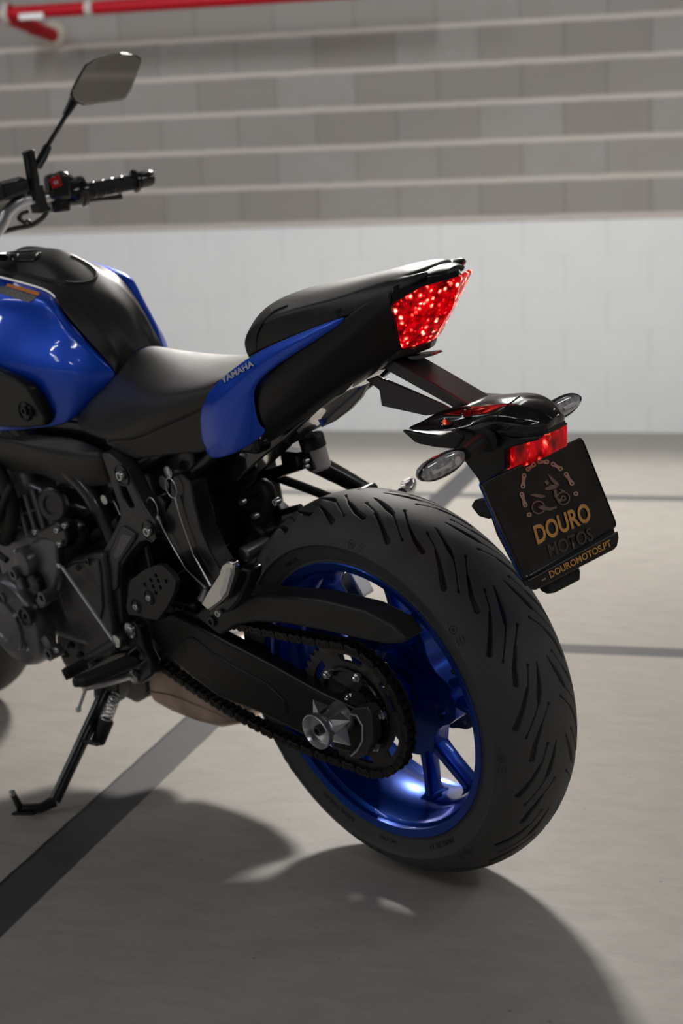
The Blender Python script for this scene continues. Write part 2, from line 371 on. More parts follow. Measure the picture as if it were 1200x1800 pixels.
def grid(rows, name, m, parent, sub=2, mirror=False, thick=0, crease_rows=(), crease_cols=(), closed=False, smooth=180, off=-1):
    """rows of 3D points; mirror=True also makes the other half (y -> -y), sharing the points on y = 0"""
    n = len(rows[0])
    if mirror:
        full = []
        for r in rows:
            r = [Vector(p) for p in r]; left = [Vector((p.x, -p.y, p.z)) for p in r[::-1]]
            full.append(left[:-1] + [Vector((r[0].x, 0, r[0].z))] + r[1:] if abs(r[0].y) < 1e-5 else left + r)
        crease_cols = [c for c0 in crease_cols for c in ((n - 1 - c0), (n - 1 + c0 if abs(rows[0][0][1]) < 1e-5 else n + c0))]
        rows = full; n = len(rows[0])
    v = [Vector(p) for r in rows for p in r]; f = []; k = len(rows)
    for i in range(k - (0 if closed else 1)):
        for j in range(n - 1): f.append((i * n + j, i * n + j + 1, ((i + 1) % k) * n + j + 1, ((i + 1) % k) * n + j))
    me = mesh(v, f); bm = bmesh.new(); bm.from_mesh(me); bmesh.ops.recalc_face_normals(bm, faces=bm.faces)
    bm.verts.ensure_lookup_table(); cl = bm.edges.layers.float.get('crease_edge') or bm.edges.layers.float.new('crease_edge')
    for e in bm.edges:
        a, b = e.verts[0].index, e.verts[1].index
        if a // n == b // n and (a // n) in crease_rows: e[cl] = 0.8
        if a % n == b % n and (a % n) in crease_cols: e[cl] = 0.8
    bm.to_mesh(me); bm.free()
    o = link(name, me, m, parent, smooth)
    if thick: solid(o, thick, off)
    if sub: subsurf(o, sub)
    return o
def text_mesh(s, size, bold=0.0, ext=0.0):
    cu = bpy.data.curves.new('t', 'FONT'); cu.body = s; cu.size = size; cu.extrude = ext; cu.offset = bold; cu.resolution_u = 3
    cu.align_x = 'CENTER'; cu.align_y = 'CENTER'
    o = bpy.data.objects.new('t', cu); COL.objects.link(o); bpy.context.view_layer.update()
    me = bpy.data.meshes.new_from_object(o.evaluated_get(bpy.context.evaluated_depsgraph_get()))
    bpy.data.objects.remove(o); bpy.data.curves.remove(cu); me.materials.clear(); return me
def place_text(name, s, size, c, xdir, ydir, m, parent, bold=0.0, ext=0.0003, sx=1.0, shear=0.0):
    me = text_mesh(s, size, bold, ext); x = Vector(xdir).normalized(); y = Vector(ydir); y = (y - x * y.dot(x)).normalized(); z = x.cross(y)
    c = Vector(c)
    for v in me.vertices:
        p = v.co; v.co = c + x * (p.x * sx + shear * p.y) + y * p.y + z * p.z
    return link(name, me, m, parent, 0)
def tag(o, label=None, cat=None, group=None, kind=None):
    for k, v in (('label', label), ('category', cat), ('group', group), ('kind', kind)):
        if v: o[k] = v
    return o
def empty(name, loc, parent=None):
    o = bpy.data.objects.new(name, None); COL.objects.link(o); o.location = loc; o.empty_display_size = 0.1
    if parent: o.parent = parent
    return o

# ------------------------------------------------------------------ the room
o = MB().box((0, -0.1, 1.6), (16, 0.2, 3.2)).build('wall_back', wall_mat(), smooth=0); o.location = WB; o.rotation_euler = (0, 0, TH); o['kind'] = 'structure'
me = mesh([(-9, -7.35, 0), (9, -7.35, 0), (9, 9, 0), (-9, 9, 0)], [(0, 1, 2, 3)])
o = link('floor', MB().box((4, 8.0, -0.05), (30, 26.5, 0.1)).mesh(), floor_mat(), smooth=0); o['kind'] = 'structure'
# floor frame: x along the wall, y away from it; measured from the world origin
wv = WB.dot(N_); o.rotation_euler = (0, 0, TH); o.location = (0, 0, 0)
o2 = MB().box((4, 8.0, 3.3), (30, 26.5, 0.1)).build('ceiling', mat('ceiling_concrete', (0.22, 0.215, 0.21), 0.9, var=0.2, vscale=2), smooth=0); o2.rotation_euler = (0, 0, TH); o2['kind'] = 'structure'
o = MB().box((0, -0.1, 1.6), (16, 0.2, 3.2)).build('wall_right', bpy.data.materials['block_wall'], smooth=0); o.location = W(-6.2, 6.0, 0); o.rotation_euler = (0, 0, TH - PI / 2); o['kind'] = 'structure'
#ROOM_END

# ------------------------------------------------------------------ motorcycle frame of reference: x forward, y to its left, z up, leaning on its stand
LEAN = 0.19577; CC = Vector((0, 0, 0.09))
RB = Matrix.Rotation(-LEAN, 3, 'X')
bike = empty('motorcycle', CC - RB @ CC); bike.rotation_euler = (-LEAN, 0, 0)
tag(bike, 'blue and black naked motorcycle on its side stand with lit red tail lamp', 'motorcycle')
RBT = RB.transposed(); CL = RBT @ (CAM - CC) + CC
def _dir(px, py): return RBT @ (CF + CR * ((px - 600) / FPX) - CU * ((py - 900) / FPX))
def A(px, py, y=0.0):      # point of the motorcycle at sideways distance y from its centre plane
    d = _dir(px, py); return CL + d * ((y - CL.y) / d.y)
def AX(px, py, x):         # the same for a given distance along the motorcycle
    d = _dir(px, py); return CL + d * ((x - CL.x) / d.x)
def G(px, py, z=0.0):      # a point on the garage floor, in motorcycle coordinates
    d = CF + CR * ((px - 600) / FPX) - CU * ((py - 900) / FPX); p = CAM + d * ((z - CAM.z) / d.z); return RBT @ (p - CC) + CC
def AP(l, y): return [A(p[0], p[1], p[2] if len(p) > 2 else y) for p in l]
def V(*a): return Vector(a)
def plate(name, pts, y, th, m, parent=bike, bev=0.002, holes=(), seg=2):
    return MB().prism(AP(pts, y), (0, -th, 0), [AP(h, y) for h in holes]).build(name, m, parent, bev, seg)
def circ(c, r, n=16, y=None, a0=0):
    return [Vector((c.x + r * math.cos(a0 + 2 * PI * k / n), c.y, c.z + r * math.sin(a0 + 2 * PI * k / n))) for k in range(n)]
def bolt(c, r=0.006, h=0.005, axis=(0, 1, 0), m=None, parent=bike, name='bolt'):
    mb = MB(); mb.lathe([(r * 1.0, 0), (r * 1.0, h * 0.75), (r * 0.85, h), (r * 0.55, h), (r * 0.5, h * 0.35), (0, h * 0.35)], c, axis, 12)
    return mb.build(name, m or MT['steel'], parent)
R0 = 0.315
def tyre_profile(wd, cc, r0, n):
    t = np.linspace(-PI / 2, PI / 2, n); return wd * np.sin(t), (r0 - cc) + cc * np.cos(t)
def make_tyre(name, cx, wd, cc, r0, na, nt, parent, rim_r, rim_y, groove=True):
    y, r = tyre_profile(wd, cc, r0, 2000)
    rb = rim_r + 0.032; keep = r >= rb; y, r = y[keep], r[keep]; yb = y[-1]
    s = np.concatenate([[0], np.cumsum(np.hypot(np.diff(y), np.diff(r)))]); s -= s[-1] / 2
    ss = np.linspace(s[0], s[-1], nt); yy = np.interp(ss, s, y); rr = np.interp(ss, s, r)
    yr = lambda r: (yb - 0.0045) - (rb - 0.004 - r) * 0.30
    tail = [(yb - 0.0004, rb - 0.0006), (yb - 0.0030, rb - 0.0014), (yr(rb - 0.004), rb - 0.004), (yr(rb - 0.012), rb - 0.012), (yr(rb - 0.021), rb - 0.021), (yr(rb - 0.026) , rb - 0.026), (yr(rb - 0.027) - 0.002, rim_r + 0.0022), (rim_y + 0.001, rim_r + 0.0002), (rim_y - 0.006, rim_r - 0.004)]
    yy = np.concatenate([[-p[0] for p in tail[::-1]], yy, [p[0] for p in tail]]); rr = np.concatenate([[p[1] for p in tail[::-1]], rr, [p[1] for p in tail]])
    ar = np.concatenate([[-200] * 9, ss * 1000, [200] * 9])
    ang = np.linspace(0, 360, na, endpoint=False)
    # outward normal of the profile
    ty = np.gradient(yy); tr = np.gradient(rr); ln = np.hypot(ty, tr); ny, nr = -tr / ln, ty / ln
    if True:
        AA, SS = np.meshgrid(ang, ar, indexing='ij'); g = np.zeros_like(AA)
        if groove:
            sc = math.radians(1) * r0 * 1000; per = 22.5
            els = [[(74.1, 13.9, 2.5), (73.5, 16.6, 0.75), (70.0, 31.5, 0.75), (69.3, 33.5, 2.2), (64.4, 48.0, 3.9), (60.2, 54.5, 4.4)],
                   [(63.6, 26.7, 2.4), (63.0, 28.8, 0.75), (58.5, 38.0, 0.75), (57.8, 41.0, 2.3), (53.0, 56.0, 3.6), (48.2, 72.0, 4.8)],
                   [(63.4, 11.0, 0.6), (60.0, 16.5, 2.4), (55.6, 24.8, 4.3), (53.4, 29.2, 2.6), (52.6, 32.0, 0.8), (45.4, 57.6, 0.75), (44.8, 59.2, 2.2)]]
            S1 = np.abs(SS)
            for el in els:
                a0 = el[0][0]; rel = (AA - (a0 - 11) + per * 40) % per + (a0 - 11)   # nearest repeat; elements are up to 19 degrees long
                for sh in (-per, 0, per):
                    X = (rel + sh) * sc
                    for (p, q) in zip(el[:-1], el[1:]):
                        x1, y1, r1 = p[0] * sc, p[1], p[2]; x2, y2, r2 = q[0] * sc, q[1], q[2]
                        dx, dy = x2 - x1, y2 - y1; t = np.clip(((X - x1) * dx + (S1 - y1) * dy) / (dx * dx + dy * dy), 0, 1)
                        d = np.hypot(X - x1 - t * dx, S1 - y1 - t * dy) - (r1 + (r2 - r1) * t)
                        g = np.maximum(g, np.clip(0.5 - d / 0.9, 0, 1))
    dep = g * 0.0036
    a = np.radians(ang)[:, None]; R = rr[None, :] - dep * nr[None, :]; Y = yy[None, :] - dep * ny[None, :]
    P = np.stack([cx - R * np.cos(a), Y + 0 * a, r0 + R * np.sin(a)], -1).reshape(-1, 3)
    m_ = len(yy); i = np.arange(na)[:, None]; j = np.arange(m_ - 1)[None, :]; i2 = (i + 1) % na
    F = np.stack([i * m_ + j, i * m_ + j + 1, i2 * m_ + j + 1, i2 * m_ + j], -1).reshape(-1, 4)
    me = bpy.data.meshes.new(name); me.vertices.add(len(P)); me.vertices.foreach_set('co', P.ravel())
    me.loops.add(F.size); me.loops.foreach_set('vertex_index', F.ravel().astype(np.int32)); me.polygons.add(len(F))
    me.polygons.foreach_set('loop_start', np.arange(0, F.size, 4, dtype=np.int32)); me.update(calc_edges=True)
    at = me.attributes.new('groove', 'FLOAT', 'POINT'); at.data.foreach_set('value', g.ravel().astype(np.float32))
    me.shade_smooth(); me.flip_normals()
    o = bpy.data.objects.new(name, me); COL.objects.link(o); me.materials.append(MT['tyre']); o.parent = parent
    # check orientation: outward
    return o
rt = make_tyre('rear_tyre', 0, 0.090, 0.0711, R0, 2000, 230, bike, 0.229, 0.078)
def side_text(s, size, a0, rc, y, bold=0.0):
    me = text_mesh(s, size, bold, 0.0003)
    for v in me.vertices:
        p = v.co; a = math.radians(a0) - p.x / rc; r = rc + p.y
        v.co = Vector((-r * math.cos(a), 0.0826 - (0.257 - r) * 0.30 + p.z + 0.0005, R0 + r * math.sin(a)))
    return link('sidewall_lettering', me, MT['rubber'], rt, 0)
side_text('180/55 ZR 17', 0.0115, -62, 0.2440, 0.0850, 0.0002)
side_text('M/C (73W)', 0.008, -92, 0.2440, 0.0850)
side_text('RADIAL TUBELESS', 0.009, -118, 0.2440, 0.0850)
side_text('TUBELESS', 0.009, 118, 0.2440, 0.0850)
side_text('DOT', 0.010, 158, 0.2440, 0.0850)

def make_rim(name, cx, r0, hw, parent, nsp=5, disc_y=0.018):
    mb = MB(); c = (cx, 0, r0); fr = 0.2300
    p = [(0.2175, hw), (0.2285, hw + 0.0012), (fr, hw - 0.0005), (fr, hw - 0.0035), (0.2262, hw - 0.005), (0.2225, hw - 0.0045), (0.2195, hw - 0.0055), (0.2165, hw - 0.012),
         (0.2120, hw - 0.017), (0.2100, hw - 0.030), (0.2030, hw - 0.042), (0.1985, hw - 0.052), (0.1975, 0.0)]
    prof = [(r, h) for r, h in p[1:]] ; prof = prof + [(r, -h) for r, h in prof[::-1][1:]]
    outer = [(0.2165, -hw + 0.002), (0.2175, -hw + 0.02), (0.204, -0.03), (0.204, 0.03), (0.2175, hw - 0.02), (0.2165, hw - 0.002)]
    mb.lathe(prof + outer, c, (0, 1, 0), 144, closed=True)
    # web and hub
    mb.lathe([(0.0, 0.060), (0.030, 0.060), (0.034, 0.052), (0.045, 0.048), (0.050, 0.030), (0.0640, 0.026), (0.0640, -0.026), (0.050, -0.03), (0.045, -0.06), (0.0, -0.062)], c, (0, 1, 0), 64)
    o = mb.build(name, MT['wheelpaint'], parent, smooth=30)
    # spokes: five pairs spreading from a pierced web
    sp = MB()
    def pol(a, r, y): a = math.radians(a); return Vector((cx - r * math.cos(a), y, r0 + r * math.sin(a)))
    ol_, hl_ = [], []
    for k in range(nsp):
        c0 = 3 + 72 * k
        for da, rr_ in ((-34, 0.102), (-28, 0.112), (-20, 0.121), (-11, 0.121), (-5, 0.121), (0, 0.115), (5, 0.122), (11, 0.112), (20, 0.099), (29, 0.097)): ol_.append(pol(c0 + da, rr_, 0.010))
        hc = pol(c0 - 21, 0.092, 0.010); ux = (pol(c0 - 21, 0.2, 0) - pol(c0 - 21, 0.1, 0)).normalized(); uy = V(ux.z, 0, -ux.x)
        hl_.append([hc + ux * (0.0085 * math.cos(2 * PI * q / 16)) + uy * (0.0125 * math.sin(2 * PI * q / 16)) for q in range(16)])
        for sgn in (-1, 1):
            st = [(0.080, 4, 0.0120, 0.017), (0.105, 5.5, 0.0085, 0.0165), (0.150, 11, 0.0070, 0.0155), (0.187, 14, 0.0072, 0.0155), (0.1935, 14.3, 0.0095, 0.018), (0.1990, 14.5, 0.0150, 0.026)]
            v, f = [], []
            for r, da_, hwid, hy in st:
                a = c0 + sgn * da_; da = math.degrees(hwid / r)
                for (q, yy) in ((-1, hy * 0.7), (-0.6, hy), (0.6, hy), (1, hy * 0.7), (1, -hy * 0.7), (0.6, -hy), (-0.6, -hy), (-1, -hy * 0.7)):
                    v.append(pol(a + q * da, r, yy - 0.008))
            n = len(st)
            for i in range(n - 1):
                for q in range(8): f.append((i * 8 + q, i * 8 + (q + 1) % 8, (i + 1) * 8 + (q + 1) % 8, (i + 1) * 8 + q))
            sp.add(v, f)
    sp.prism(ol_, (0, -0.034, 0), hl_)
    s = sp.build('wheel_spokes', MT['wheelpaint'], o, 0.0035, 3, smooth=40)
    return o
_y, _r = tyre_profile(0.090, 0.0711, R0, 2000); _s = np.concatenate([[0], np.cumsum(np.hypot(np.diff(_y), np.diff(_r)))]); _s = (_s - _s[-1] / 2) * 1000
def on_tyre(a, arc, lift=0.0002):
    y = float(np.interp(arc, _s, _y)); r = float(np.interp(arc, _s, _r)) + lift; a = math.radians(a); return V(-r * math.cos(a), y + lift, R0 + r * math.sin(a))
for k in range(8):
    a0 = 37.1 + 45.3 * k; m_ = MB(); q = 180 / PI / 290
    m_.tube([on_tyre(a0 + 6.2 * q * math.cos(2 * PI * i / 20), 99 + 6.2 * math.sin(2 * PI * i / 20)) for i in range(21)], 0.00045, 4)
    m_.tube([on_tyre(a0 + 2.0 * q * math.cos(2 * PI * i / 8), 99 + 2.0 * math.sin(2 * PI * i / 8)) for i in range(9)], 0.0006, 4)
    m_.tube([on_tyre(a0 + 11 * q, 99), on_tyre(a0 + 15 * q, 99)], 0.0006, 4)
    for j in range(3): m_.tube([on_tyre(a0 - (14 + 0 * j) * q, 92 + 5 * j), on_tyre(a0 - (26 + 0 * j) * q, 94 + 5 * j)], 0.0005, 4)
    m_.build('wear_mark', MT['rubber'], rt)
rim = make_rim('rear_wheel_rim', 0, R0, 0.0785, bike)
v_ = MB(); av = math.radians(23); vb = V(-0.196 * math.cos(av), 0.012, R0 + 0.196 * math.sin(av)); vn = V(-0.168 * math.cos(av), 0.040, R0 + 0.168 * math.sin(av))
v_.tube([vb, vb.lerp(vn, 0.5), vn], [0.0055, 0.0045, 0.0042], 12); v_.build('tyre_valve', MT['frame'], rim)

# sprocket, carrier and chain
SY = 0.100
sb = MB(); nt_ = 43; outl = []
for k in range(nt_ * 4):
    a = 2 * PI * k / (nt_ * 4); r = (0.1040, 0.1085, 0.1125, 0.1085)[k % 4]; outl.append(V(-r * math.cos(a), SY + 0.003, R0 + r * math.sin(a)))
holes = []
for k in range(6):
    c0 = 25 + 60 * k; h = []
    for q in range(9): a = math.radians(c0 - 17 + 34 * q / 8); h.append(V(-0.0915 * math.cos(a), SY + 0.003, R0 + 0.0915 * math.sin(a)))
    for q in range(9): a = math.radians(c0 + 15 - 30 * q / 8); h.append(V(-0.0795 * math.cos(a), SY + 0.003, R0 + 0.0795 * math.sin(a)))
    holes.append(h)
sb.prism(outl, (0, -0.006, 0), holes)
spk = sb.build('rear_sprocket', MT['darksteel'], bike, smooth=30)
c_ = MB(); c_.lathe([(0.0, 0.118), (0.022, 0.118), (0.030, 0.112), (0.034, 0.104), (0.062, 0.1035), (0.066, 0.1085), (0.0705, 0.1085), (0.0725, 0.1035), (0.0725, 0.094), (0.058, 0.090), (0.052, 0.050), (0.0, 0.050)], (0, 0, R0), (0, 1, 0), 72)
c_.build('sprocket_carrier', MT['gloss'], spk, smooth=30)
for k in range(6):
    a = math.radians(7 + 60 * k); p = V(-0.0665 * math.cos(a), 0.1075, R0 + 0.0665 * math.sin(a))
    m_ = MB(); m_.lathe([(0.0075, 0), (0.0075, 0.005), (0.006, 0.0065), (0.0045, 0.0065), (0.0045, 0.010), (0.003, 0.011), (0, 0.011)], p, (0, 1, 0), 6); m_.build('sprocket_nut', MT['steel'], spk)
# chain path
FS = V(0.600, SY, 0.378); RF = 0.040; RR_ = 0.1075; RC = V(0, SY, R0)
def tang(c1, r1, c2, r2, side):
    d = (c2 - c1); D = math.hypot(d.x, d.z); base = math.atan2(d.z, d.x); off = math.acos((r1 - r2) / D) * side
    a = base + off; return V(c1.x + r1 * math.cos(a), SY, c1.z + r1 * math.sin(a)), V(c2.x + r2 * math.cos(a), SY, c2.z + r2 * math.sin(a)), a
u1, u2, au = tang(RC, RR_, FS, RF, 1); l1, l2, al = tang(RC, RR_, FS, RF, -1)
path = [u1.lerp(u2, k / 30) + V(0, 0, -0.010 * 4 * (k / 30) * (1 - k / 30)) for k in range(31)]
aa = au
while aa > al + 0.05: aa -= 0.05; path.append(V(FS.x + RF * math.cos(aa), SY, FS.z + RF * math.sin(aa)))
path += [l2.lerp(l1, k / 40) + V(0, 0, -0.034 * 4 * (k / 40) * (1 - k / 40)) for k in range(41)]
aa = al + 2 * PI
while aa > au + 0.03: aa -= 0.03; path.append(V(RR_ * math.cos(aa), SY, R0 + RR_ * math.sin(aa)))
path.append(path[0])
seg = [0]
for a, b in zip(path[:-1], path[1:]): seg.append(seg[-1] + (b - a).length)
NL = int(round(seg[-1] / 0.015875 / 2)) * 2; pit = seg[-1] / NL
def on_path(s):
    s %= seg[-1]
    for i in range(len(seg) - 1):
        if seg[i + 1] >= s: return path[i].lerp(path[i + 1], (s - seg[i]) / (seg[i + 1] - seg[i] + 1e-9))
def link_outline(L_, r, waist):
    pts = []
    for k in range(9): a = -PI / 2 + PI * k / 8; pts.append((L_ / 2 + r * math.cos(a), r * math.sin(a)))
    pts.append((0, waist))
    for k in range(9): a = PI / 2 + PI * k / 8; pts.append((-L_ / 2 + r * math.cos(a), r * math.sin(a)))
    pts.append((0, -waist)); return pts
ch = MB(); pins = [on_path(k * pit) for k in range(NL)]
for k in range(NL):
    p = pins[k]; ch.lathe([(0.0048, -0.0085), (0.0048, 0.0085)], p, (0, 1, 0), 10)
    if k % 2 == 1:
        q = pins[(k + 1) % NL]; c = (p + q) / 2; d = (q - p).normalized(); n = V(-d.z, 0, d.x)
        ol = link_outline(pit, 0.0070, 0.0050)
        for ys in (0.0058, -0.0082): ch.prism([c + d * x + n * z + V(0, ys, 0) for x, z in ol], (0, 0.0024, 0))
chain = ch.build('drive_chain', MT['chain'], bike, smooth=40)
lk = MB(); ol = link_outline(pit, 0.0074, 0.0052)
for ys in (0.0086, -0.0111): lk.prism([V(x, ys, z) for x, z in ol], (0, 0.0025, 0))
for x in (-pit / 2, pit / 2): lk.lathe([(0.0028, -0.0118), (0.0028, 0.0115), (0.0022, 0.0122), (0, 0.0122)], (x, 0, 0), (0, 1, 0), 10)
lk0 = lk.build('chain_link', MT['chain'], chain, 0.0005, 1, smooth=40)
first = True
for k in range(0, NL, 2):
    p, q = pins[k], pins[(k + 1) % NL]; c = (p + q) / 2
    o = lk0 if first else lk0.copy()
    if not first: COL.objects.link(o); o.parent = chain
    first = False; o.location = c; o.rotation_euler = (0, -math.atan2(q.z - p.z, q.x - p.x), 0)

# brake disc and caliper (right side)
b_ = MB(); outl = [V(-(0.1215 + 0.0012 * math.cos(20 * a)) * math.cos(a), -0.088, R0 + (0.1215 + 0.0012 * math.cos(20 * a)) * math.sin(a)) for a in [2 * PI * k / 120 for k in range(120)]]
hl = [[V(-0.078 * math.cos(a), -0.088, R0 + 0.078 * math.sin(a)) for a in [2 * PI * k / 60 for k in range(60)]]]
for k in range(40):
    a = 2 * PI * k / 40; rr = (0.092, 0.101, 0.110)[k % 3]; hc = V(-rr * math.cos(a), -0.088, R0 + rr * math.sin(a)); hl.append(circ(hc, 0.0032, 8))
b_.prism(outl, (0, -0.005, 0), hl); b_.lathe([(0.0, -0.070), (0.060, -0.072), (0.081, -0.084), (0.081, -0.090), (0.0, -0.092)], (0, 0, R0), (0, 1, 0), 48); disc = b_.build('brake_disc', MT['frame'], bike, smooth=30)
cl = MB(); p0 = A(612, 1035, -0.115); cl.box(p0, (0.085, 0.03, 0.05), (0, 0.5, 0)); cl.lathe([(0.017, -0.02), (0.017, 0.016), (0.012, 0.022), (0, 0.022)], p0 + V(0.015, 0.0, 0.01), (0, 1, 0), 24)
cl.build('brake_caliper', MT['alu'], bike, 0.006, 3)
# ------------------------------------------------------------------ swingarm, axle, chain guard
sw = MB(); so = [(300, 1078), (345, 1100), (400, 1130), (470, 1166), (560, 1216), (640, 1254), (652, 1275), (650, 1310), (628, 1328), (600, 1322), (545, 1300), (500, 1277), (440, 1248), (385, 1228), (340, 1195), (300, 1160), (268, 1128), (262, 1095)]
sw.prism(AP(so, 0.126), (0, -0.030, 0))
sw.prism([V(p.x, -p.y + 0.03, p.z) for p in AP(so, 0.126)], (0, -0.030, 0))
sw.box((0.50, 0, 0.385), (0.13, 0.23, 0.075), (0, -0.25, 0)); sw.box((0.37, 0, 0.40), (0.02, 0.20, 0.05))
swing = sw.build('swingarm', MT['swing'], bike, 0.007, 4)
plate('pressed_panel', [(322, 1122), (338, 1120), (372, 1148), (412, 1172), (470, 1202), (500, 1232), (506, 1258), (470, 1246), (420, 1224), (385, 1212), (352, 1184), (326, 1150)], 0.1285, 0.006, MT['swing'], swing, 0.004, seg=3)
plate('chain_slider', [(285, 1070), (345, 1096), (470, 1160), (560, 1210), (556, 1216), (470, 1172), (345, 1108), (285, 1084)], 0.106, 0.02, MT['rubber'], swing, 0.002)
# axle end: polished cup on a pointed star
NC = A(558, 1285, 0.186); AXL = V(NC.x, 0, NC.z)
st = MB(); ac = V(AXL.x, 0, AXL.z)
st.lathe([(0.0, 0.134), (0.025, 0.134), (0.0235, 0.146), (0.0190, 0.160), (0.0190, 0.176), (0.0, 0.176)], ac, (0, 1, 0), 40)
for a in (137, 17, -43, -103, -163):
    a = math.radians(a); e = V(-math.cos(a), 0, math.sin(a)); t_ = V(-math.sin(a), 0, -math.cos(a))
    b1, b2_, b3 = ac + e * 0.020 + t_ * 0.011 + V(0, 0.172, 0), ac + e * 0.020 - t_ * 0.011 + V(0, 0.172, 0), ac + e * 0.0225 + V(0, 0.176, 0)
    tp = ac + e * 0.046 + V(0, 0.156, 0); q1, q2 = ac + e * 0.022 + t_ * 0.013 + V(0, 0.150, 0), ac + e * 0.022 - t_ * 0.013 + V(0, 0.150, 0)
    st.add([b1, b3, b2_, q2, q1, tp], [(0, 1, 5), (1, 2, 5), (2, 3, 5), (3, 4, 5), (4, 0, 5), (0, 4, 3, 2, 1)])
star = st.build('axle_slider', MT['alu'], bike, 0, smooth=20)
m_ = MB(); m_.lathe([(0.0215, 0.172), (0.0265, 0.178), (0.0285, 0.186), (0.0282, 0.190), (0.0262, 0.191), (0.0245, 0.187), (0.0225, 0.178), (0.0, 0.178)], ac, (0, 1, 0), 56); m_.build('slider_cup', MT['alu'], star)
bolt(V(AXL.x, 0.178, AXL.z), 0.0085, 0.010, m=MT['darksteel'], parent=star, name='axle_bolt')
plate('axle_adjuster', [(613, 1252), (622, 1246), (645, 1243), (652, 1254), (655, 1302), (644, 1326), (630, 1334), (616, 1331), (616, 1324), (628, 1314), (634, 1300), (634, 1278), (626, 1266), (614, 1262)], 0.134, 0.020, MT['cast'], bike, 0.0015)
ad = bpy.context.scene.objects['axle_adjuster']
m_ = MB(); m_.tube(AP([(613, 1254), (626, 1258), (637, 1276), (637, 1302), (628, 1320), (617, 1329)], 0.1355), 0.0016, 8); m_.build('adjuster_edge', MT['alu'], ad)
m_ = MB(); a_, b2 = A(642, 1298, 0.122), A(670, 1312, 0.122); m_.tube([a_, b2], 0.0042, 12); m_.tube([a_.lerp(b2, .45), a_.lerp(b2, .62)], 0.0072, 6); m_.build('adjuster_bolt', MT['darksteel'], ad)
# chain guard
cg = plate('chain_guard', [(340, 1082), (362, 1066), (392, 1050), (412, 1042), (450, 1044), (560, 1054), (640, 1074), (690, 1100), (712, 1128), (704, 1132), (678, 1133), (620, 1122), (560, 1108), (500, 1097), (450, 1094), (415, 1100), (396, 1112), (386, 1118)], 0.128, 0.042, MT['grey'], bike, 0.005, seg=4)
bolt(A(373, 1092, 0.130), 0.009, 0.004, m=MT['frame'], parent=cg)
# exhaust box under the engine
ex = MB(); ex.prism(AP([(252, 1198), (262, 1176), (330, 1166), (372, 1196), (430, 1240), (432, 1262), (418, 1276), (385, 1282), (345, 1272), (300, 1254), (266, 1236)], 0.055), (0, -0.15, 0))
exh = ex.build('exhaust_box', MT['exhaust'], bike, 0.018, 5, smooth=60)
m_ = MB(); m_.tube(AP([(258, 1215), (300, 1222), (345, 1240), (395, 1262)], 0.056), 0.0014, 6); m_.build('weld_seam', MT['exhaust'], exh)

# ------------------------------------------------------------------ engine
def disk(name, px, py, y0, prof, m, parent, seg=40, bev=0):
    c = A(px, py, y0); mb = MB(); mb.lathe([(r, h) for r, h in prof], c, (0, 1, 0), seg); return mb.build(name, m, parent, bev, smooth=35)
eng = MB()
eng.box((0.79, 0.0, 0.40), (0.30, 0.24, 0.22), (0, 0.0, 0)); eng.box((0.64, 0.0, 0.36), (0.16, 0.20, 0.17)); eng.box((0.86, 0, 0.56), (0.19, 0.22, 0.28), (0, 0.30, 0)); eng.box((0.66, 0, 0.23), (0.14, 0.10, 0.08))
engine = eng.build('engine', MT['engine'], bike, 0.02, 4)
gc = disk('generator_cover', 47, 1083, 0.150, [(0.090, 0), (0.090, 0.018), (0.086, 0.030), (0.078, 0.036), (0.052, 0.043), (0.050, 0.050), (0.030, 0.052), (0.026, 0.049), (0.0, 0.049)], MT['engine'], engine)
gcc = A(47, 1083, 0.196)
m_ = MB(); m_.lathe([(0.020, 0), (0.020, 0.006), (0.016, 0.007), (0.015, 0.003), (0.006, 0.003), (0.006, 0), (0, 0)], gcc, (0, 1, 0), 32)
m_.build('timing_plug', MT['cast'], gc)
for a in (35, 100, 165, 235, 300):
    cb_ = MB(); a = math.radians(a); p = gcc + V(-0.066 * math.cos(a), -0.014, 0.066 * math.sin(a)); cb_.box(p, (0.040, 0.018, 0.020), (0, a, 0))
    cb_.build('cover_rib', MT['engine'], gc, 0.004, 3)
    cb_ = MB(); q = gcc + V(-0.080 * math.cos(a), -0.008, 0.080 * math.sin(a)); cb_.lathe([(0.012, -0.02), (0.012, 0.008), (0.006, 0.008), (0.006, 0.003), (0, 0.003)], q, (0, 1, 0), 16); cb_.build('screw_boss', MT['engine'], gc)
for a in (20, 92, 160, 228, 300):
    a = math.radians(a + 15); bolt(gcc + V(-0.083 * math.cos(a), -0.010, 0.083 * math.sin(a)), 0.0055, 0.006, parent=gc)
plate('water_pump_housing', [(35, 985), (52, 955), (72, 940), (96, 944), (108, 962), (104, 1005), (98, 1040), (75, 1052), (45, 1040), (30, 1015)], 0.168, 0.06, MT['engine'], engine, 0.010, seg=4)
disk('pump_boss', 58, 982, 0.160, [(0.027, 0), (0.027, 0.018), (0.022, 0.026), (0.012, 0.028), (0, 0.028)], MT['engine'], engine)
disk('oil_cap', 70, 1022, 0.165, [(0.024, 0), (0.022, 0.016), (0.018, 0.018), (0, 0.018)], MT['frame'], engine, 10, 0.002)
spc = plate('sprocket_cover', [(100, 992), (120, 980), (178, 972), (186, 1000), (190, 1050), (200, 1110), (196, 1150), (165, 1150), (138, 1120), (112, 1085), (100, 1040)], 0.150, 0.055, MT['cast'], engine, 0.008, seg=4)
plate('cover_swage', [(112, 1000), (128, 990), (172, 984), (176, 1010), (180, 1070), (172, 1100), (150, 1082), (128, 1052), (114, 1024)], 0.154, 0.006, MT['cast'], spc, 0.004, seg=3)
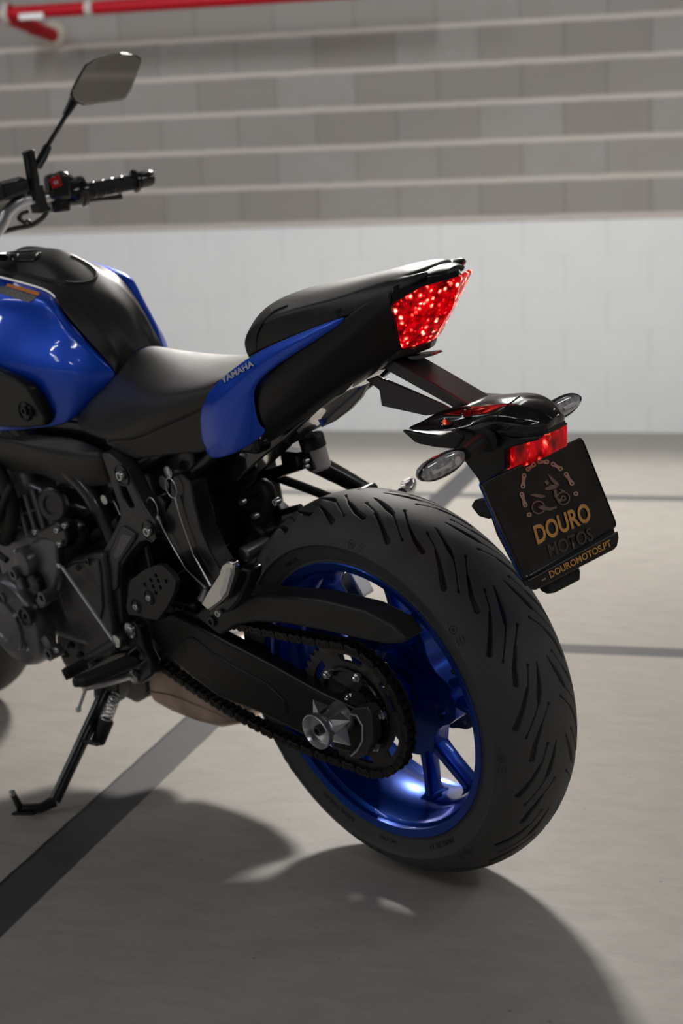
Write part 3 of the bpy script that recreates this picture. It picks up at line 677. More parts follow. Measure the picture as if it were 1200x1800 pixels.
bolt(A(138, 998, 0.154), 0.005, 0.005, m=MT['darksteel'], parent=spc); bolt(A(155, 987, 0.154), 0.007, 0.004, m=MT['frame'], parent=spc)
plate('cylinder_block', [(2, 880), (20, 862), (52, 850), (72, 862), (98, 920), (84, 950), (50, 962), (28, 930)], 0.110, 0.2, MT['engine'], engine, 0.008, seg=3)
cy = MB()
for k in range(3):
    cy.tube([A(30 + 14 * k, 876 - 8 * k, 0.114), A(52 + 14 * k, 946 - 8 * k, 0.114)], 0.0055, 12)
cy.tube([A(35, 905, 0.114), A(78, 890, 0.114)], 0.003, 8)
cy.build('cylinder_stud', MT['engine'], engine)
m_ = MB(); m_.tube(AP([(-20, 800), (8, 850), (22, 900), (8, 950)], 0.13), 0.014, 12, 6); m_.tube(AP([(-25, 850), (0, 880), (10, 930)], 0.135), 0.012, 12, 6); m_.build('coolant_hose', MT['rubber'], bike)
m_ = MB(); m_.tube(AP([(20, 850), (0, 900), (-10, 960), (12, 985)], 0.15), 0.006, 10, 6); m_.tube(AP([(55, 900), (95, 880), (150, 900), (205, 905)], 0.07), 0.008, 10, 6); m_.tube(AP([(150, 950), (190, 930), (215, 915)], 0.10), 0.011, 10, 6); m_.build('breather_hose', MT['rubber'], bike)
m_ = MB(); m_.lathe([(0.030, 0), (0.032, 0.010), (0.028, 0.014), (0.018, 0.014), (0.016, 0.010), (0, 0.010)], A(98, 885, 0.105), (-0.3, 1, 0.1), 32); m_.build('frame_boss', MT['cast'], bike)
disk('bearing_cap', 138, 937, 0.112, [(0.016, 0), (0.016, 0.006), (0.010, 0.007), (0.007, 0.003), (0, 0.003)], MT['alu'], engine)
m_ = MB(); m_.lathe([(0.024, -0.09), (0.024, 0.0)], A(142, 935, 0.112), (0, 1, 0), 24); m_.build('starter_motor', MT['frame'], engine)
g_ = MB(); g_.prism(AP([(62, 935), (95, 918), (112, 926), (118, 950), (108, 968), (86, 950), (66, 948)], 0.168), (0, -0.03, 0)); g_.build('clutch_bracket', MT['frame'], engine, 0.004)
for q in [(66, 933), (104, 930), (118, 922), (108, 955), (33, 968)]: bolt(A(*q, 0.170), 0.0055, 0.008, parent=engine)
m_ = MB(); m_.prism(AP([(96, 1105), (150, 1095), (200, 1120), (200, 1175), (150, 1182), (112, 1172), (98, 1140)], 0.11), (0, -0.18, 0)); m_.prism(AP([(118, 1150), (165, 1150), (200, 1165), (195, 1200), (150, 1205), (128, 1195), (110, 1175)], 0.10), (0, -0.12, 0)); m_.prism(AP([(190, 1180), (255, 1185), (262, 1222), (238, 1238), (212, 1225)], 0.06), (0, -0.14, 0))
m_.build('oil_pan', MT['cast'], engine, 0.008, 3)
for q in [(128, 1133), (118, 1150), (145, 1150)]: bolt(A(*q, 0.125), 0.007, 0.01, m=MT['darksteel'], parent=engine)
# inner darkness: frame spars, battery tray and wiring between the side covers
fr = MB(); fr.tube([V(0.95, 0.09, 0.86), V(0.75, 0.10, 0.70), V(0.58, 0.10, 0.60), V(0.52, 0.10, 0.42)], [0.026, 0.024, 0.022, 0.022], 14, 6)
fr.tube([V(0.95, -0.09, 0.86), V(0.75, -0.10, 0.70), V(0.58, -0.10, 0.60), V(0.52, -0.10, 0.42)], [0.026, 0.024, 0.022, 0.022], 14, 6)
fr.tube([V(0.52, 0.10, 0.62), V(0.35, 0.095, 0.70), V(0.10, 0.08, 0.80), V(-0.10, 0.05, 0.87)], 0.013, 12, 6); fr.tube([V(0.52, -0.10, 0.62), V(0.35, -0.095, 0.70), V(0.10, -0.08, 0.80), V(-0.10, -0.05, 0.87)], 0.013, 12, 6)
fr.tube([V(0.50, 0.10, 0.50), V(0.30, 0.09, 0.66), V(0.12, 0.085, 0.77)], 0.011, 12, 6)
fr.box((0.42, 0, 0.62), (0.24, 0.17, 0.20)); fr.box((0.58, 0, 0.66), (0.26, 0.19, 0.14)); fr.box((0.50, 0, 0.50), (0.08, 0.20, 0.12))
fr.box((0.25, 0, 0.735), (0.20, 0.15, 0.07)); fr.build('main_frame', MT['frame'], bike, 0.008, 3)
# rear shock and mudguard shape ahead of the wheel
m_ = MB(); c = A(404, 945, 0.0)
m_.lathe([(0.0, -0.105), (0.030, -0.10), (0.052, -0.085), (0.062, -0.05), (0.062, 0.05), (0.050, 0.062), (0.036, 0.066), (0.034, 0.058), (0, 0.058)], A(402, 960, -0.01), (0.15, 1, -0.1), 40)
m_.build('evaporation_canister', MT['gloss'], bike, smooth=40)
m_ = MB(); m_.prism(AP([(366, 905), (398, 890), (430, 905), (470, 942), (448, 970), (430, 1000), (408, 1030), (385, 1010), (372, 960)], 0.02), (0, -0.09, 0)); m_.build('inner_mudguard', MT['satin'], bike, 0.018, 4, smooth=60)
m_ = MB(); m_.lathe([(0.013, -0.03), (0.013, 0.02), (0.010, 0.024), (0, 0.024)], A(445, 966, 0.04), (0, 1, 0), 24); m_.build('linkage_spacer', MT['alu'], bike)
m_ = MB(); m_.prism(AP([(398, 1000), (440, 950), (470, 930), (520, 905), (560, 890), (590, 878), (600, 890), (560, 900), (500, 940), (470, 975), (455, 1020), (460, 1050), (400, 1050)], -0.02), (0, -0.09, 0)); m_.build('tyre_hugger', MT['frame'], bike, 0.006, 3)
m_ = MB(); m_.tube(AP([(440, 870), (462, 852), (474, 872), (466, 905), (455, 935)], 0.0), 0.011, 12, 8); m_.build('brake_hose', MT['rubber'], bike)
m_ = MB(); m_.tube(AP([(452, 912), (480, 906), (505, 898), (528, 892)], -0.03), 0.006, 10, 6); m_.lathe([(0.008, 0), (0.008, 0.018), (0, 0.018)], A(487, 905, -0.03), (0, 0, 1), 8); m_.build('hose_clamp', MT['frame'], bike)
# subframe bars seen under the tail, on the far side
m_ = MB(); m_.tube(AP([(425, 850), (470, 836), (530, 815)], -0.05), 0.010, 14); m_.build('subframe_tube', MT['frame'], bike)
m_ = MB(); m_.tube([A(550, 812, -0.08), A(600, 838, -0.11), A(660, 872, -0.15)], [0.017, 0.015, 0.013], 14); m_.build('footrest_arm', MT['frame'], bike)
m_ = MB(); m_.tube([A(476, 835, -0.07), A(530, 855, -0.10), A(600, 882, -0.14)], [0.008, 0.008, 0.008], 14); m_.build('footrest_brace', MT['frame'], bike)
m_ = MB(); m_.tube([A(706, 868, -0.20), A(714, 864, -0.22), A(722, 852, -0.235), A(725, 841, -0.24)], [0.010, 0.011, 0.010, 0.0055], 12, 3)
for k in range(5): m_.box(A(716 + k * 1.2, 861 - k * 4.2, -0.225) + V(0.008, 0, 0), (0.006, 0.02, 0.0018))
m_.build('passenger_footrest', MT['chrome'], bike)
# brake fluid reservoir
rc = A(556, 800, -0.06); ax = V(0.10, 0.06, 1).normalized()
m_ = MB(); m_.lathe([(0.0, -0.024), (0.015, -0.024), (0.0185, -0.020), (0.0195, 0.014), (0.0175, 0.015)], rc, ax, 32); res = m_.build('fluid_reservoir', MT['cup'], bike)
m_ = MB(); m_.lathe([(0.0198, 0.013), (0.0212, 0.014), (0.0212, 0.032), (0.0195, 0.0345), (0.012, 0.0345), (0.011, 0.0335), (0.0, 0.0335)], rc, ax, 32); m_.build('reservoir_cap', MT['satin'], res)
plate('reservoir_bracket', [(527, 765), (534, 764), (552, 826), (546, 830), (538, 826)], -0.040, 0.02, MT['frame'], bike, 0.001)
m_ = MB(); m_.box(A(520, 806, -0.05), (0.045, 0.03, 0.03)); m_.build('reservoir_clamp', MT['frame'], bike, 0.005)
for q in [(541, 808), (541, 818)]: bolt(A(*q, -0.03), 0.004, 0.008, parent=res)

# ------------------------------------------------------------------ frame side plate, pedals and hangers on the left
sp_ = plate('frame_side_plate', [(177, 796), (190, 797), (222, 824), (232, 850), (252, 892), (272, 922), (273, 938), (262, 948), (246, 953), (228, 972), (213, 995), (210, 1025), (212, 1060), (215, 1092), (202, 1108), (188, 1106), (178, 1092), (176, 1060), (181, 1030), (180, 985), (178, 972), (196, 940), (211, 908), (209, 892), (198, 860)], 0.136, 0.030, MT['cast'], bike, 0.009, [[(207, 848), (216, 846), (236, 892), (228, 894), (216, 878)]], 4)
plate('plate_pocket', [(190, 972), (210, 926), (216, 926), (238, 940), (236, 950), (214, 982), (208, 990), (206, 1035), (200, 1040), (192, 1036), (190, 1000)], 0.141, 0.008, MT['cast'], sp_, 0.0035, seg=3)
plate('plate_rib', [(198, 975), (214, 938), (232, 944), (212, 978), (205, 984)], 0.1425, 0.004, MT['engine'], sp_, 0.001)
for q in [(215, 835), (263, 933)]:
    m_ = MB(); m_.lathe([(0.0, 0.0015), (0.0165, 0.0015), (0.0165, 0.003), (0.0185, 0.003), (0.0185, 0)], A(*q, 0.1365), (0, 1, 0), 24); m_.build('bolt_recess', MT['frame'], sp_)
    bolt(A(*q, 0.139), 0.0088, 0.008, parent=sp_)
m_ = MB(); m_.lathe([(0.029, 0), (0.029, 0.008), (0.026, 0.009), (0.025, 0.005), (0.018, 0.005), (0.017, 0.007), (0.010, 0.007), (0.009, 0.004), (0, 0.004)], A(193, 1082, 0.134), (0, 1, 0), 40); m_.build('pivot_cap', MT['frame'], bike)
m_ = MB(); m_.lathe([(0.009, 0), (0.009, 0.014), (0, 0.014)], A(194, 874, 0.10), (0, 1, 0), 10); m_.build('frame_bolt', MT['steel'], bike)
# heel guard
hh = [circ(A(x, y, 0.160), 0.0042, 10) for x, y in [(274, 1012), (265, 1020), (278, 1021), (292, 1022), (255, 1028), (269, 1031), (282, 1033), (274, 1042)]]
hb = MB(); hb.prism(AP([(229, 1020), (252, 1003), (272, 994), (284, 994), (300, 1008), (309, 1022), (306, 1040), (294, 1066), (276, 1090), (262, 1088), (250, 1084), (226, 1080), (222, 1066)], 0.160), (0, -0.010, 0), hh)
hg = hb.build('heel_guard', MT['grey'], bike, 0.001)
for q in [(263, 1050), (240, 1066)]:
    m_ = MB(); m_.lathe([(0.0, 0.001), (0.010, 0.001), (0.0115, 0.003), (0.013, 0)], A(*q, 0.160), (0, 1, 0), 24); m_.build('guard_recess', MT['satin'], hg)
    bolt(A(*q, 0.161), 0.0058, 0.005, parent=hg)
# footrest hanger with footrest, gear lever and linkage
fh = plate('footrest_hanger', [(220, 1100), (232, 1092), (242, 1102), (252, 1140), (266, 1168), (268, 1188), (250, 1202), (232, 1204), (220, 1190), (216, 1160), (226, 1135)], 0.150, 0.022, MT['frame'], bike, 0.004, [[(222, 1155), (240, 1140), (254, 1158), (236, 1174)]], 3)
for q in [(230, 1107), (234, 1187)]:
    m_ = MB(); m_.lathe([(0.014, 0), (0.014, 0.003), (0.0105, 0.005), (0, 0.005)], A(*q, 0.151), (0, 1, 0), 24); m_.build('washer', MT['steel'], fh); bolt(A(*q, 0.156), 0.008, 0.004, parent=fh)
m_ = MB(); m_.tube([A(228, 1185, 0.155), A(180, 1200, 0.21), A(146, 1208, 0.245)], [0.010, 0.0085, 0.0075], 12); m_.build('footrest_bar', MT['alu'], fh)
m_ = MB()
p, q = A(236, 1158, 0.160), A(140, 1196, 0.255); d = (q - p); m_.prism([p + V(0.018, 0, 0.006), q + V(0.018, 0, 0.004), q + V(0.010, 0.01, 0.004), q + V(-0.014, 0, 0.004), p + V(-0.016, 0, 0.006)], (0, 0, -0.016)); m_.build('rider_footrest', MT['rubber'], fh, 0.004, 3)
m_ = MB(); p = A(150, 1213, 0.235); q = A(138, 1247, 0.235); m_.tube([p, p.lerp(q, 0.85)], 0.0032, 10); m_.lathe([(0, -0.006), (0.005, -0.003), (0.005, 0.003), (0, 0.006)], q, (0, 0, 1), 12); m_.build('lean_feeler', MT['rod'], fh)
gl = MB(); gl.tube([A(208, 1126, 0.165), A(170, 1148, 0.175), A(145, 1163, 0.185)], [0.010, 0.0085, 0.008], 12); gl.lathe([(0.011, -0.012), (0.011, 0.006)], A(207, 1126, 0.165), (0, 1, 0), 20)
gear = gl.build('gear_lever', MT['cast'], bike, 0.001)
m_ = MB(); m_.tube([A(152, 1166, 0.185), A(112, 1187, 0.225)], 0.0105, 14)
for k in range(9): p_ = A(150 - k * 4, 1167 + k * 2.1, 0.187 + k * 0.0043); m_.lathe([(0.0112, -0.001), (0.0122, 0), (0.0112, 0.001)], p_, (A(112, 1187, 0.225) - A(152, 1166, 0.185)), 14)
m_.build('gear_pedal', MT['rubber'], gear)
m_ = MB(); m_.lathe([(0.0115, 0), (0.0115, 0.004), (0.006, 0.006), (0, 0.006)], A(207, 1126, 0.171), (0, 1, 0), 20); m_.build('pivot_bolt', MT['steel'], gear)
m_ = MB(); p, q = A(106, 992, 0.172), A(198, 1124, 0.176); m_.tube([p, q], 0.0030, 10); m_.lathe([(0, -0.007), (0.006, -0.005), (0.0065, 0), (0.006, 0.005), (0, 0.007)], p, (0, 1, 0), 14); m_.build('shift_rod', MT['rod'], gear)
m_ = MB(); m_.tube([A(104, 958, 0.172), A(107, 992, 0.170)], 0.008, 12); m_.build('shift_arm', MT['frame'], gear)
m_ = MB(); m_.tube(AP([(160, 1180), (185, 1165), (210, 1152), (240, 1148)], 0.13), 0.007, 10, 6); m_.tube(AP([(150, 1160), (190, 1178), (225, 1170)], 0.12), 0.010, 10, 6); m_.build('stand_switch_cable', MT['frame'], bike)
# side stand
top = A(190, 1206, 0.11); low = G(96, 1408, 0.018)
sd = MB(); sd.tube([top, top.lerp(low, 0.5), low], [0.0125, 0.0115, 0.0105], 16)
f1 = G(72, 1420, 0.010); f2 = G(36, 1421, 0.008)
sd.tube([low, f1, f2], [0.0105, 0.009, 0.0085], 12); sd.prism([f1 + V(0.0, -0.018, -0.006), f1 + V(0, 0.018, -0.006), f2 + V(0, 0.020, -0.004), f2 + V(0, -0.014, -0.004)], (0, 0, 0.005))
tip = A(22, 1394, (f2.y + 0.02)); sd.tube([f2, tip], [0.007, 0.0055], 12)
kn = A(138, 1306, top.lerp(low, 0.5).y - 0.0); sd.tube([A(138, 1304, top.lerp(low, .5).y), A(152, 1303, top.lerp(low, .5).y), A(172, 1308, top.lerp(low, .5).y)], [0.006, 0.005, 0.0045], 10)
stand = sd.build('side_stand', MT['frame'], bike, 0.001)
m_ = MB(); m_.lathe([(0, -0.0065), (0.0055, -0.004), (0.0068, 0), (0.0055, 0.004), (0, 0.0065)], tip, (0, 0, 1), 16); m_.build('stand_peg_tip', MT['steel'], stand)
m_ = MB(); m_.prism(AP([(163, 1200), (205, 1196), (208, 1222), (198, 1240), (178, 1238), (164, 1226)], 0.122), (0, -0.03, 0)); m_.build('stand_bracket', MT['frame'], stand, 0.003)
s0, s1 = A(203, 1222, 0.130), A(186, 1268, 0.150); pts = []
for k in range(121):
    t = k / 120; a = t * 2 * PI * 7.5; d = (s1 - s0).normalized(); x_ = d.cross(V(0, 1, 0)).normalized(); y_ = d.cross(x_)
    pts.append(s0.lerp(s1, t) + (x_ * math.cos(a) + y_ * math.sin(a)) * 0.0095)
m_ = MB(); m_.tube(pts, 0.0017, 6); m_.build('stand_spring', MT['rod'], stand)
m_ = MB(); e0, e1 = A(188, 1266, 0.150), A(172, 1304, 0.168); m_.tube([e0, e1], 0.0135, 20); m_.build('spring_sleeve', MT['rubber'], stand, 0.002)
# passenger footrest hanger: two forged arms
ph = MB()
ph.prism(AP([(262, 884), (268, 872), (280, 872), (290, 886), (288, 902), (300, 880), (298, 850), (304, 836), (318, 834), (334, 846), (340, 880), (352, 930), (372, 975), (392, 1010), (404, 1040), (372, 1066), (352, 1040), (330, 1005), (304, 960), (280, 914)], 0.118), (0, -0.035, 0))
hang = ph.build('passenger_footrest_hanger', MT['frame'], bike, 0.004, 3)
def ring(px, py, rx, y): 
    c = A(px, py, y); m = MB(); m.tube([c + V(rx * math.cos(2 * PI * k / 28), 0.005, rx * 1.25 * math.sin(2 * PI * k / 28)) for k in range(30)], 0.0011, 6); return m
ring(272, 890, 0.0135, 0.120).build('bracket_eye', MT['alu'], hang); ring(305, 856, 0.0135, 0.120).build('bracket_eye', MT['alu'], hang)
m_ = MB(); m_.tube(AP([(277, 907), (284, 924), (300, 955), (326, 1000), (334, 1008), (362, 1034)], 0.124), [0.0035, 0.0014, 0.0009, 0.0009, 0.001, 0.002], 8); m_.tube(AP([(309, 874), (312, 892), (320, 920), (340, 976), (346, 986), (370, 1030)], 0.124), [0.0035, 0.0014, 0.0009, 0.0009, 0.001, 0.002], 8)
m_.tube([A(362, 1034, 0.124), A(356, 1052, 0.124)], [0.004, 0.009], 8); m_.build('machined_edge', MT['alu'], hang)
pf = MB(); ft = [(352, 1062), (366, 1038), (384, 1010), (389, 994), (397, 987), (407, 988), (411, 998), (408, 1018), (398, 1048), (384, 1062), (366, 1074)]
pf.prism(AP(ft, 0.190), (0, -0.014, 0)); pfo = pf.build('passenger_footrest', MT['chrome'], hang, 0.003, 3)
plate('footrest_channel', [(384, 1044), (394, 1016), (398, 1000), (404, 999), (406, 1008), (398, 1040), (390, 1052)], 0.1915, 0.003, MT['alu'], pfo, 0.001)
plate('footrest_mount', [(366, 1080), (368, 1070), (392, 1058), (402, 1040), (408, 1012), (422, 1000), (438, 1004), (436, 1020), (418, 1058), (402, 1076), (386, 1082)], 0.165, 0.03, MT['frame'], hang, 0.004, seg=3)
bolt(A(386, 1077, 0.168), 0.006, 0.006, parent=hang)
m_ = MB(); m_.lathe([(0.0105, 0), (0.0105, 0.004), (0.009, 0.005), (0, 0.005)], A(298, 829, 0.10), (0, 1, 0), 24); m_.box(A(298, 829, 0.1055), (0.0022, 0.002, 0.012)); m_.build('seat_lock', MT['alu'], bike)
m_ = MB(); m_.lathe([(0.0125, 0), (0.0125, 0.01), (0, 0.01)], A(296, 846, 0.09), (0, 1, 0), 12); m_.build('frame_nut', MT['steel'], bike)
m_ = MB(); m_.prism(AP([(273, 1088), (296, 1092), (294, 1112), (272, 1106)], 0.09), (0, -0.002, 0)); m_.build('data_label', MT['greyprint'], bike)
for i, q in enumerate([(340, 905), (452, 905), (490, 880), (430, 880)]): bolt(A(*q, 0.03), 0.006, 0.01, parent=bike, name='frame_bolt')
# ------------------------------------------------------------------ fuel tank
tr = [
 [A(-60, 475, .082), A(0, 487, .076), A(60, 503, .070), A(97, 516, .064), A(102, 543, .073), A(150, 597, .064), A(200, 649, .050)],
 [A(-60, 505, .112), A(0, 513, .105), A(60, 522, .096), A(94, 533, .089), A(104, 558, .083), A(153, 606, .072), A(201, 652, .053)],
 [A(-60, 545, .126), A(0, 545, .114), A(60, 548, .100), A(92, 557, .092), A(112, 576, .086), A(156, 617, .075), A(203, 656, .054)],
 [A(-60, 600, .152), A(0, 590, .136), A(55, 595, .114), A(90, 605, .104), A(118, 620, .096), A(162, 645, .079), A(204, 661, .054)],
 [A(-60, 650, .168), A(0, 645, .156), A(55, 650, .136), A(88, 660, .125), A(115, 668, .114), A(155, 672, .091), A(200, 668, .056)],
 [A(-60, 710, .160), A(0, 705, .152), A(50, 705, .137), A(80, 710, .125), A(108, 712, .112), A(140, 705, .096), A(178, 692, .070)],
 [A(-60, 765, .130), A(0, 760, .130), A(50, 757, .122), A(82, 752, .115), A(108, 750, .106), A(128, 738, .096), A(155, 715, .080)]]
def mirror_obj(o, name=None):
    c = o.copy(); c.data = o.data.copy(); COL.objects.link(c); c.parent = o.parent
    c.data.transform(Matrix.Scale(-1, 4, (0, 1, 0))); c.data.flip_normals()
    if name: c.name = name
    return c
tankL = grid(tr, 'tank_side_panel', MT['paint'], bike, 2, thick=0.002, crease_rows=(2,), off=0)
mirror_obj(tankL, 'tank_side_panel')
cr_ = [[V(.88, 0, .985), V(.87, .03, .988), A(-60, 458, .060), A(-60, 473, .084)],
       [V(.80, 0, .998), V(.79, .03, 1.000), A(0, 470, .058), A(0, 485, .078)],
       [V(.71, 0, 1.005), V(.705, .03, 1.002), A(60, 487, .050), A(60, 501, .071)],
       [V(.655, 0, .984), V(.65, .03, .981), A(110, 503, .047), A(97, 514, .065)],
       [V(.61, 0, .956), V(.605, .028, .952), A(145, 540, .050), A(103, 541, .075)],
       [V(.555, 0, .918), V(.55, .024, .912), A(193, 597, .045), A(151, 595, .066)],
       [V(.515, 0, .870), V(.513, .020, .865), A(210, 632, .038), A(201, 648, .055)],
       [V(.492, 0, .834), V(.495, .018, .830), A(212, 650, .036), A(204, 662, .057)]]
cover = grid(cr_, 'tank_top_cover', MT['grey'], bike, 3, mirror=True, thick=0.002, off=0, crease_cols=(2,))
def flat_patch(name, S_get, pts, m, parent, lift): pass
# inner tank body that closes the form
ib = MB(); ib.box((0.735, 0, 0.83), (0.24, 0.10, 0.16)); ib.build('tank_shell', MT['satin'], bike, 0.03, 3)
bvh_t = None
def hit(o, px, py, lift=0.0012):
    dg = bpy.context.evaluated_depsgraph_get(); ev = o.evaluated_get(dg); me = ev.to_mesh()
    bv = BVHTree.FromPolygons([v.co[:] for v in me.vertices], [p.vertices[:] for p in me.polygons]); ev.to_mesh_clear()
    d = _dir(px, py).normalized(); h = bv.ray_cast(CL, d)
    if h[0] is None: return None
    n = h[1]; n = -n if n.dot(d) > 0 else n
    return h[0] + n * lift, n
class Surf:
    def __init__(s, o):
        bpy.context.view_layer.update(); dg = bpy.context.evaluated_depsgraph_get(); ev = o.evaluated_get(dg); me = ev.to_mesh()
        s.b = BVHTree.FromPolygons([v.co[:] for v in me.vertices], [p.vertices[:] for p in me.polygons]); ev.to_mesh_clear()
    def at(s, px, py, lift=0.001, y=0.1):
        d = _dir(px, py).normalized(); h = s.b.ray_cast(CL, d)
        if h[0] is None: return A(px, py, y)
        n = h[1]; n = -n if n.dot(d) > 0 else n
        return h[0] + n * lift
def decal(name, S, quad, m, parent, nx=8, ny=3, lift=0.0012):
    a, b, c, d = [Vector((*q, 0)) for q in quad]; v, f = [], []
    for j in range(ny + 1):
        for i in range(nx + 1):
            p = a.lerp(b, i / nx).lerp(d.lerp(c, i / nx), j / ny); v.append(S.at(p.x, p.y, lift))
    for j in range(ny):
        for i in range(nx): k = j * (nx + 1) + i; f.append((k, k + 1, k + nx + 2, k + nx + 1))
    return link(name, mesh(v, f), m, parent, 0)
ST = Surf(tankL)
decal('warning_label_band', ST, [(14, 499), (70, 515), (68, 521), (11, 504)], MT['orange'], tankL)
decal('warning_label_text', ST, [(4, 503), (66, 522), (52, 532), (-6, 514)], MT['greyprint'], tankL)
SC = Surf(cover)
gi_v = [[SC.at(x, y, 0.003) for x, y in r] for r in ([(-20, 462), (20, 462), (44, 460), (60, 462)], [(-20, 455), (24, 451), (50, 448), (72, 452)], [(-20, 448), (30, 443), (58, 440), (76, 444)])]
grid(gi_v, 'filler_surround', MT['gloss'], cover, 2, thick=0.003, off=0)
m_ = MB(); m_.tube([SC.at(x, y, -0.0008) for x, y in [(-20, 474), (10, 479), (60, 487), (110, 496), (148, 497), (166, 490), (168, 477), (152, 463), (125, 450)]], 0.0034, 10, 6); m_.build('cover_lip', MT['grey'], cover)
# knee pad panel low on the tank side
kp = plate('tank_lower_panel', [(-60, 625, .176), (0, 655, .170), (24, 666, .165), (48, 682, .157), (66, 706, .146), (80, 738, .138), (78, 750, .134), (40, 754, .142), (0, 752, .152), (-60, 750, .160)], 0.15, 0.02, MT['satin'], bike, 0.006, seg=4)
m_ = MB(); m_.lathe([(0.0, 0.001), (0.014, 0.001), (0.0165, 0.004), (0.0185, 0.001), (0.0185, -0.003)], A(45, 722, 0.149), (0, 1, 0.1), 28); m_.build('panel_bolt_recess', MT['frame'], kp)
bolt(A(45, 722, 0.151), 0.0085, 0.005, m=MT['frame'], parent=kp)

# ------------------------------------------------------------------ seats
sr = [[V(.492, 0, .834), V(.497, .028, .829), V(.510, .050, .797), V(.560, .082, .765), V(.590, .103, .728), V(.570, .100, .715)],
      [V(.44, 0, .824), V(.44, .035, .820), V(.455, .072, .798), V(.470, .100, .762), V(.480, .117, .715), V(.470, .113, .705)],
      [V(.37, 0, .810), V(.37, .05, .809), V(.37, .095, .795), V(.372, .117, .772), V(.378, .122, .733), V(.370, .116, .725)],
      [V(.30, 0, .803), V(.30, .055, .804), V(.30, .103, .800), V(.30, .121, .788), V(.302, .122, .760), V(.30, .112, .752)],
      [V(.20, 0, .810), V(.20, .06, .812), V(.20, .100, .814), V(.20, .114, .808), V(.20, .117, .790), V(.20, .108, .785)],
      [V(.10, 0, .835), V(.10, .05, .838), V(.10, .085, .845), V(.10, .095, .845), V(.10, .098, .830), V(.10, .09, .825)]]
seat = grid(sr, 'rider_seat', MT['seat'], bike, 3, mirror=True, thick=0.012, off=0)
m_ = MB(); m_.tube(AP([(268, 748), (280, 712), (300, 690), (350, 664), (412, 637)], 0.1), 0.0001, 4)
pr_ = [[V(.118, 0, .868), V(.116, .05, .866), V(.108, .084, .862), V(.104, .088, .862)],
       [V(.140, 0, .905), V(.134, .05, .903), V(.112, .086, .890), V(.100, .090, .866)],
       [V(.105, 0, .932), V(.095, .05, .930), V(.075, .086, .912), A(478, 612, .091)],
       [V(.02, 0, .945), V(.015, .05, .944), V(.005, .084, .932), A(540, 590, .089)],
       [V(-.07, 0, .956), V(-.07, .045, .957), V(-.075, .076, .945), A(620, 555, .082)],
       [V(-.15, 0, .974), V(-.15, .038, .974), V(-.15, .060, .964), A(695, 517, .066)],
       [V(-.20, 0, .981), V(-.20, .030, .980), V(-.198, .044, .974), A(745, 487, .046)],
       [V(-.213, 0, .976), V(-.211, .022, .975), V(-.206, .034, .970), A(760, 475, .030)]]
pil = grid(pr_, 'pillion_seat', MT['seat2'], bike, 3, mirror=True, thick=0.012, off=0, crease_cols=(2,))
SPl = Surf(pil)
m_ = MB(); pp = [SPl.at(x, y, 0.0008) for x, y in [(452, 618), (452, 590), (462, 568), (482, 548), (505, 538)]]; m_.tube(pp, 0.0011, 6, 6); m_.build('seat_seam', MT['rubber'], pil)
pb_ = MB(); pb_.prism([V(.10, -.075, .862), V(.10, .075, .862), V(.0, .075, .900), V(-.10, .065, .928), V(-.19, .035, .955), V(-.19, -.035, .955), V(-.10, -.065, .928), V(.0, -.075, .900)], (0, 0, -0.018)); pb_.build('seat_base', MT['satin'], pil, 0.004)
for q in [(505, 583), (545, 571), (598, 548)]:
    m_ = MB(); m_.lathe([(0.008, -0.008), (0.009, 0.006), (0, 0.006)], A(*q, 0.078), (0.2, 0.3, 1), 14); m_.build('grab_hook', MT['rubber'], pil)

# ------------------------------------------------------------------ side covers below tank and seat
ab = [[A(-30, 762, .125), A(8, 762, .122), A(60, 764, .118), A(125, 766, .112), A(155, 778, .108), A(184, 792, .104)],
      [A(-30, 778, .136), A(16, 770, .134), A(60, 789, .132), A(110, 799, .130), A(165, 803, .128), A(180, 792, .122)],
      [A(-20, 800, .132), A(40, 800, .130), A(75, 815, .128), A(120, 825, .126), A(175, 825, .124), A(190, 822, .112)],
      [A(20, 840, .110), A(68, 828, .112), A(100, 850, .112), A(140, 858, .112), A(185, 855, .110), A(200, 852, .100)]]
grid(ab, 'airbox_cover', MT['grey'], bike, 2, thick=0.003, off=0, crease_rows=(1,))
sc_ = plate('frame_cover', [(181, 778, .116), (200, 771, .118), (265, 752, .122), (302, 730, .124), (350, 702, .120), (380, 684, .112), (384, 730, .110), (366, 790, .112), (350, 797, .114), (300, 800, .118), (260, 805, .120), (236, 808, .122), (212, 797, .119)], 0.12, 0.014, MT['grey'], bike, 0.005, seg=4)
plate('seat_rail_trim', [(186, 770), (262, 748), (300, 724), (352, 692), (384, 668), (384, 676), (352, 703), (300, 735), (262, 757), (186, 778)], 0.108, 0.012, MT['gloss'], bike, 0.002)
# blue side panel with its long tapering tip
cA = [(366, 811, .104), (352, 776, .112), (350, 738, .117), (353, 702, .116), (384, 667, .110), (432, 630, .104), (472, 607, .100), (520, 588, .097), (575, 565, .091), (606, 557, .086)]
cB = [(395, 805, .114), (383, 775, .122), (378, 735, .126), (378, 708, .126), (401, 683, .120), (438, 653, .113), (478, 625, .107), (524, 602, .103), (578, 573, .095), (606, 558, .087)]
cC = [(428, 793, .112), (420, 765, .118), (414, 730, .122), (412, 705, .124), (424, 690, .120), (448, 666, .115), (484, 634, .108), (528, 608, .102), (580, 578, .094), (606, 560, .086)]
cD = [(478, 755, .094), (457, 750, .104), (450, 720, .110), (447, 695, .112), (450, 678, .112), (462, 662, .110), (490, 640, .104), (532, 613, .098), (583, 581, .092), (607, 562, .085)]
rows = [[A(*q) for q in c] for c in (cA, cB, cC, cD)]
bp_ = grid(rows, 'tail_side_panel', MT['paint'], bike, 2, thick=0.003, off=0, crease_rows=(1,))
mirror_obj(bp_, 'tail_side_panel')
SB = Surf(bp_)
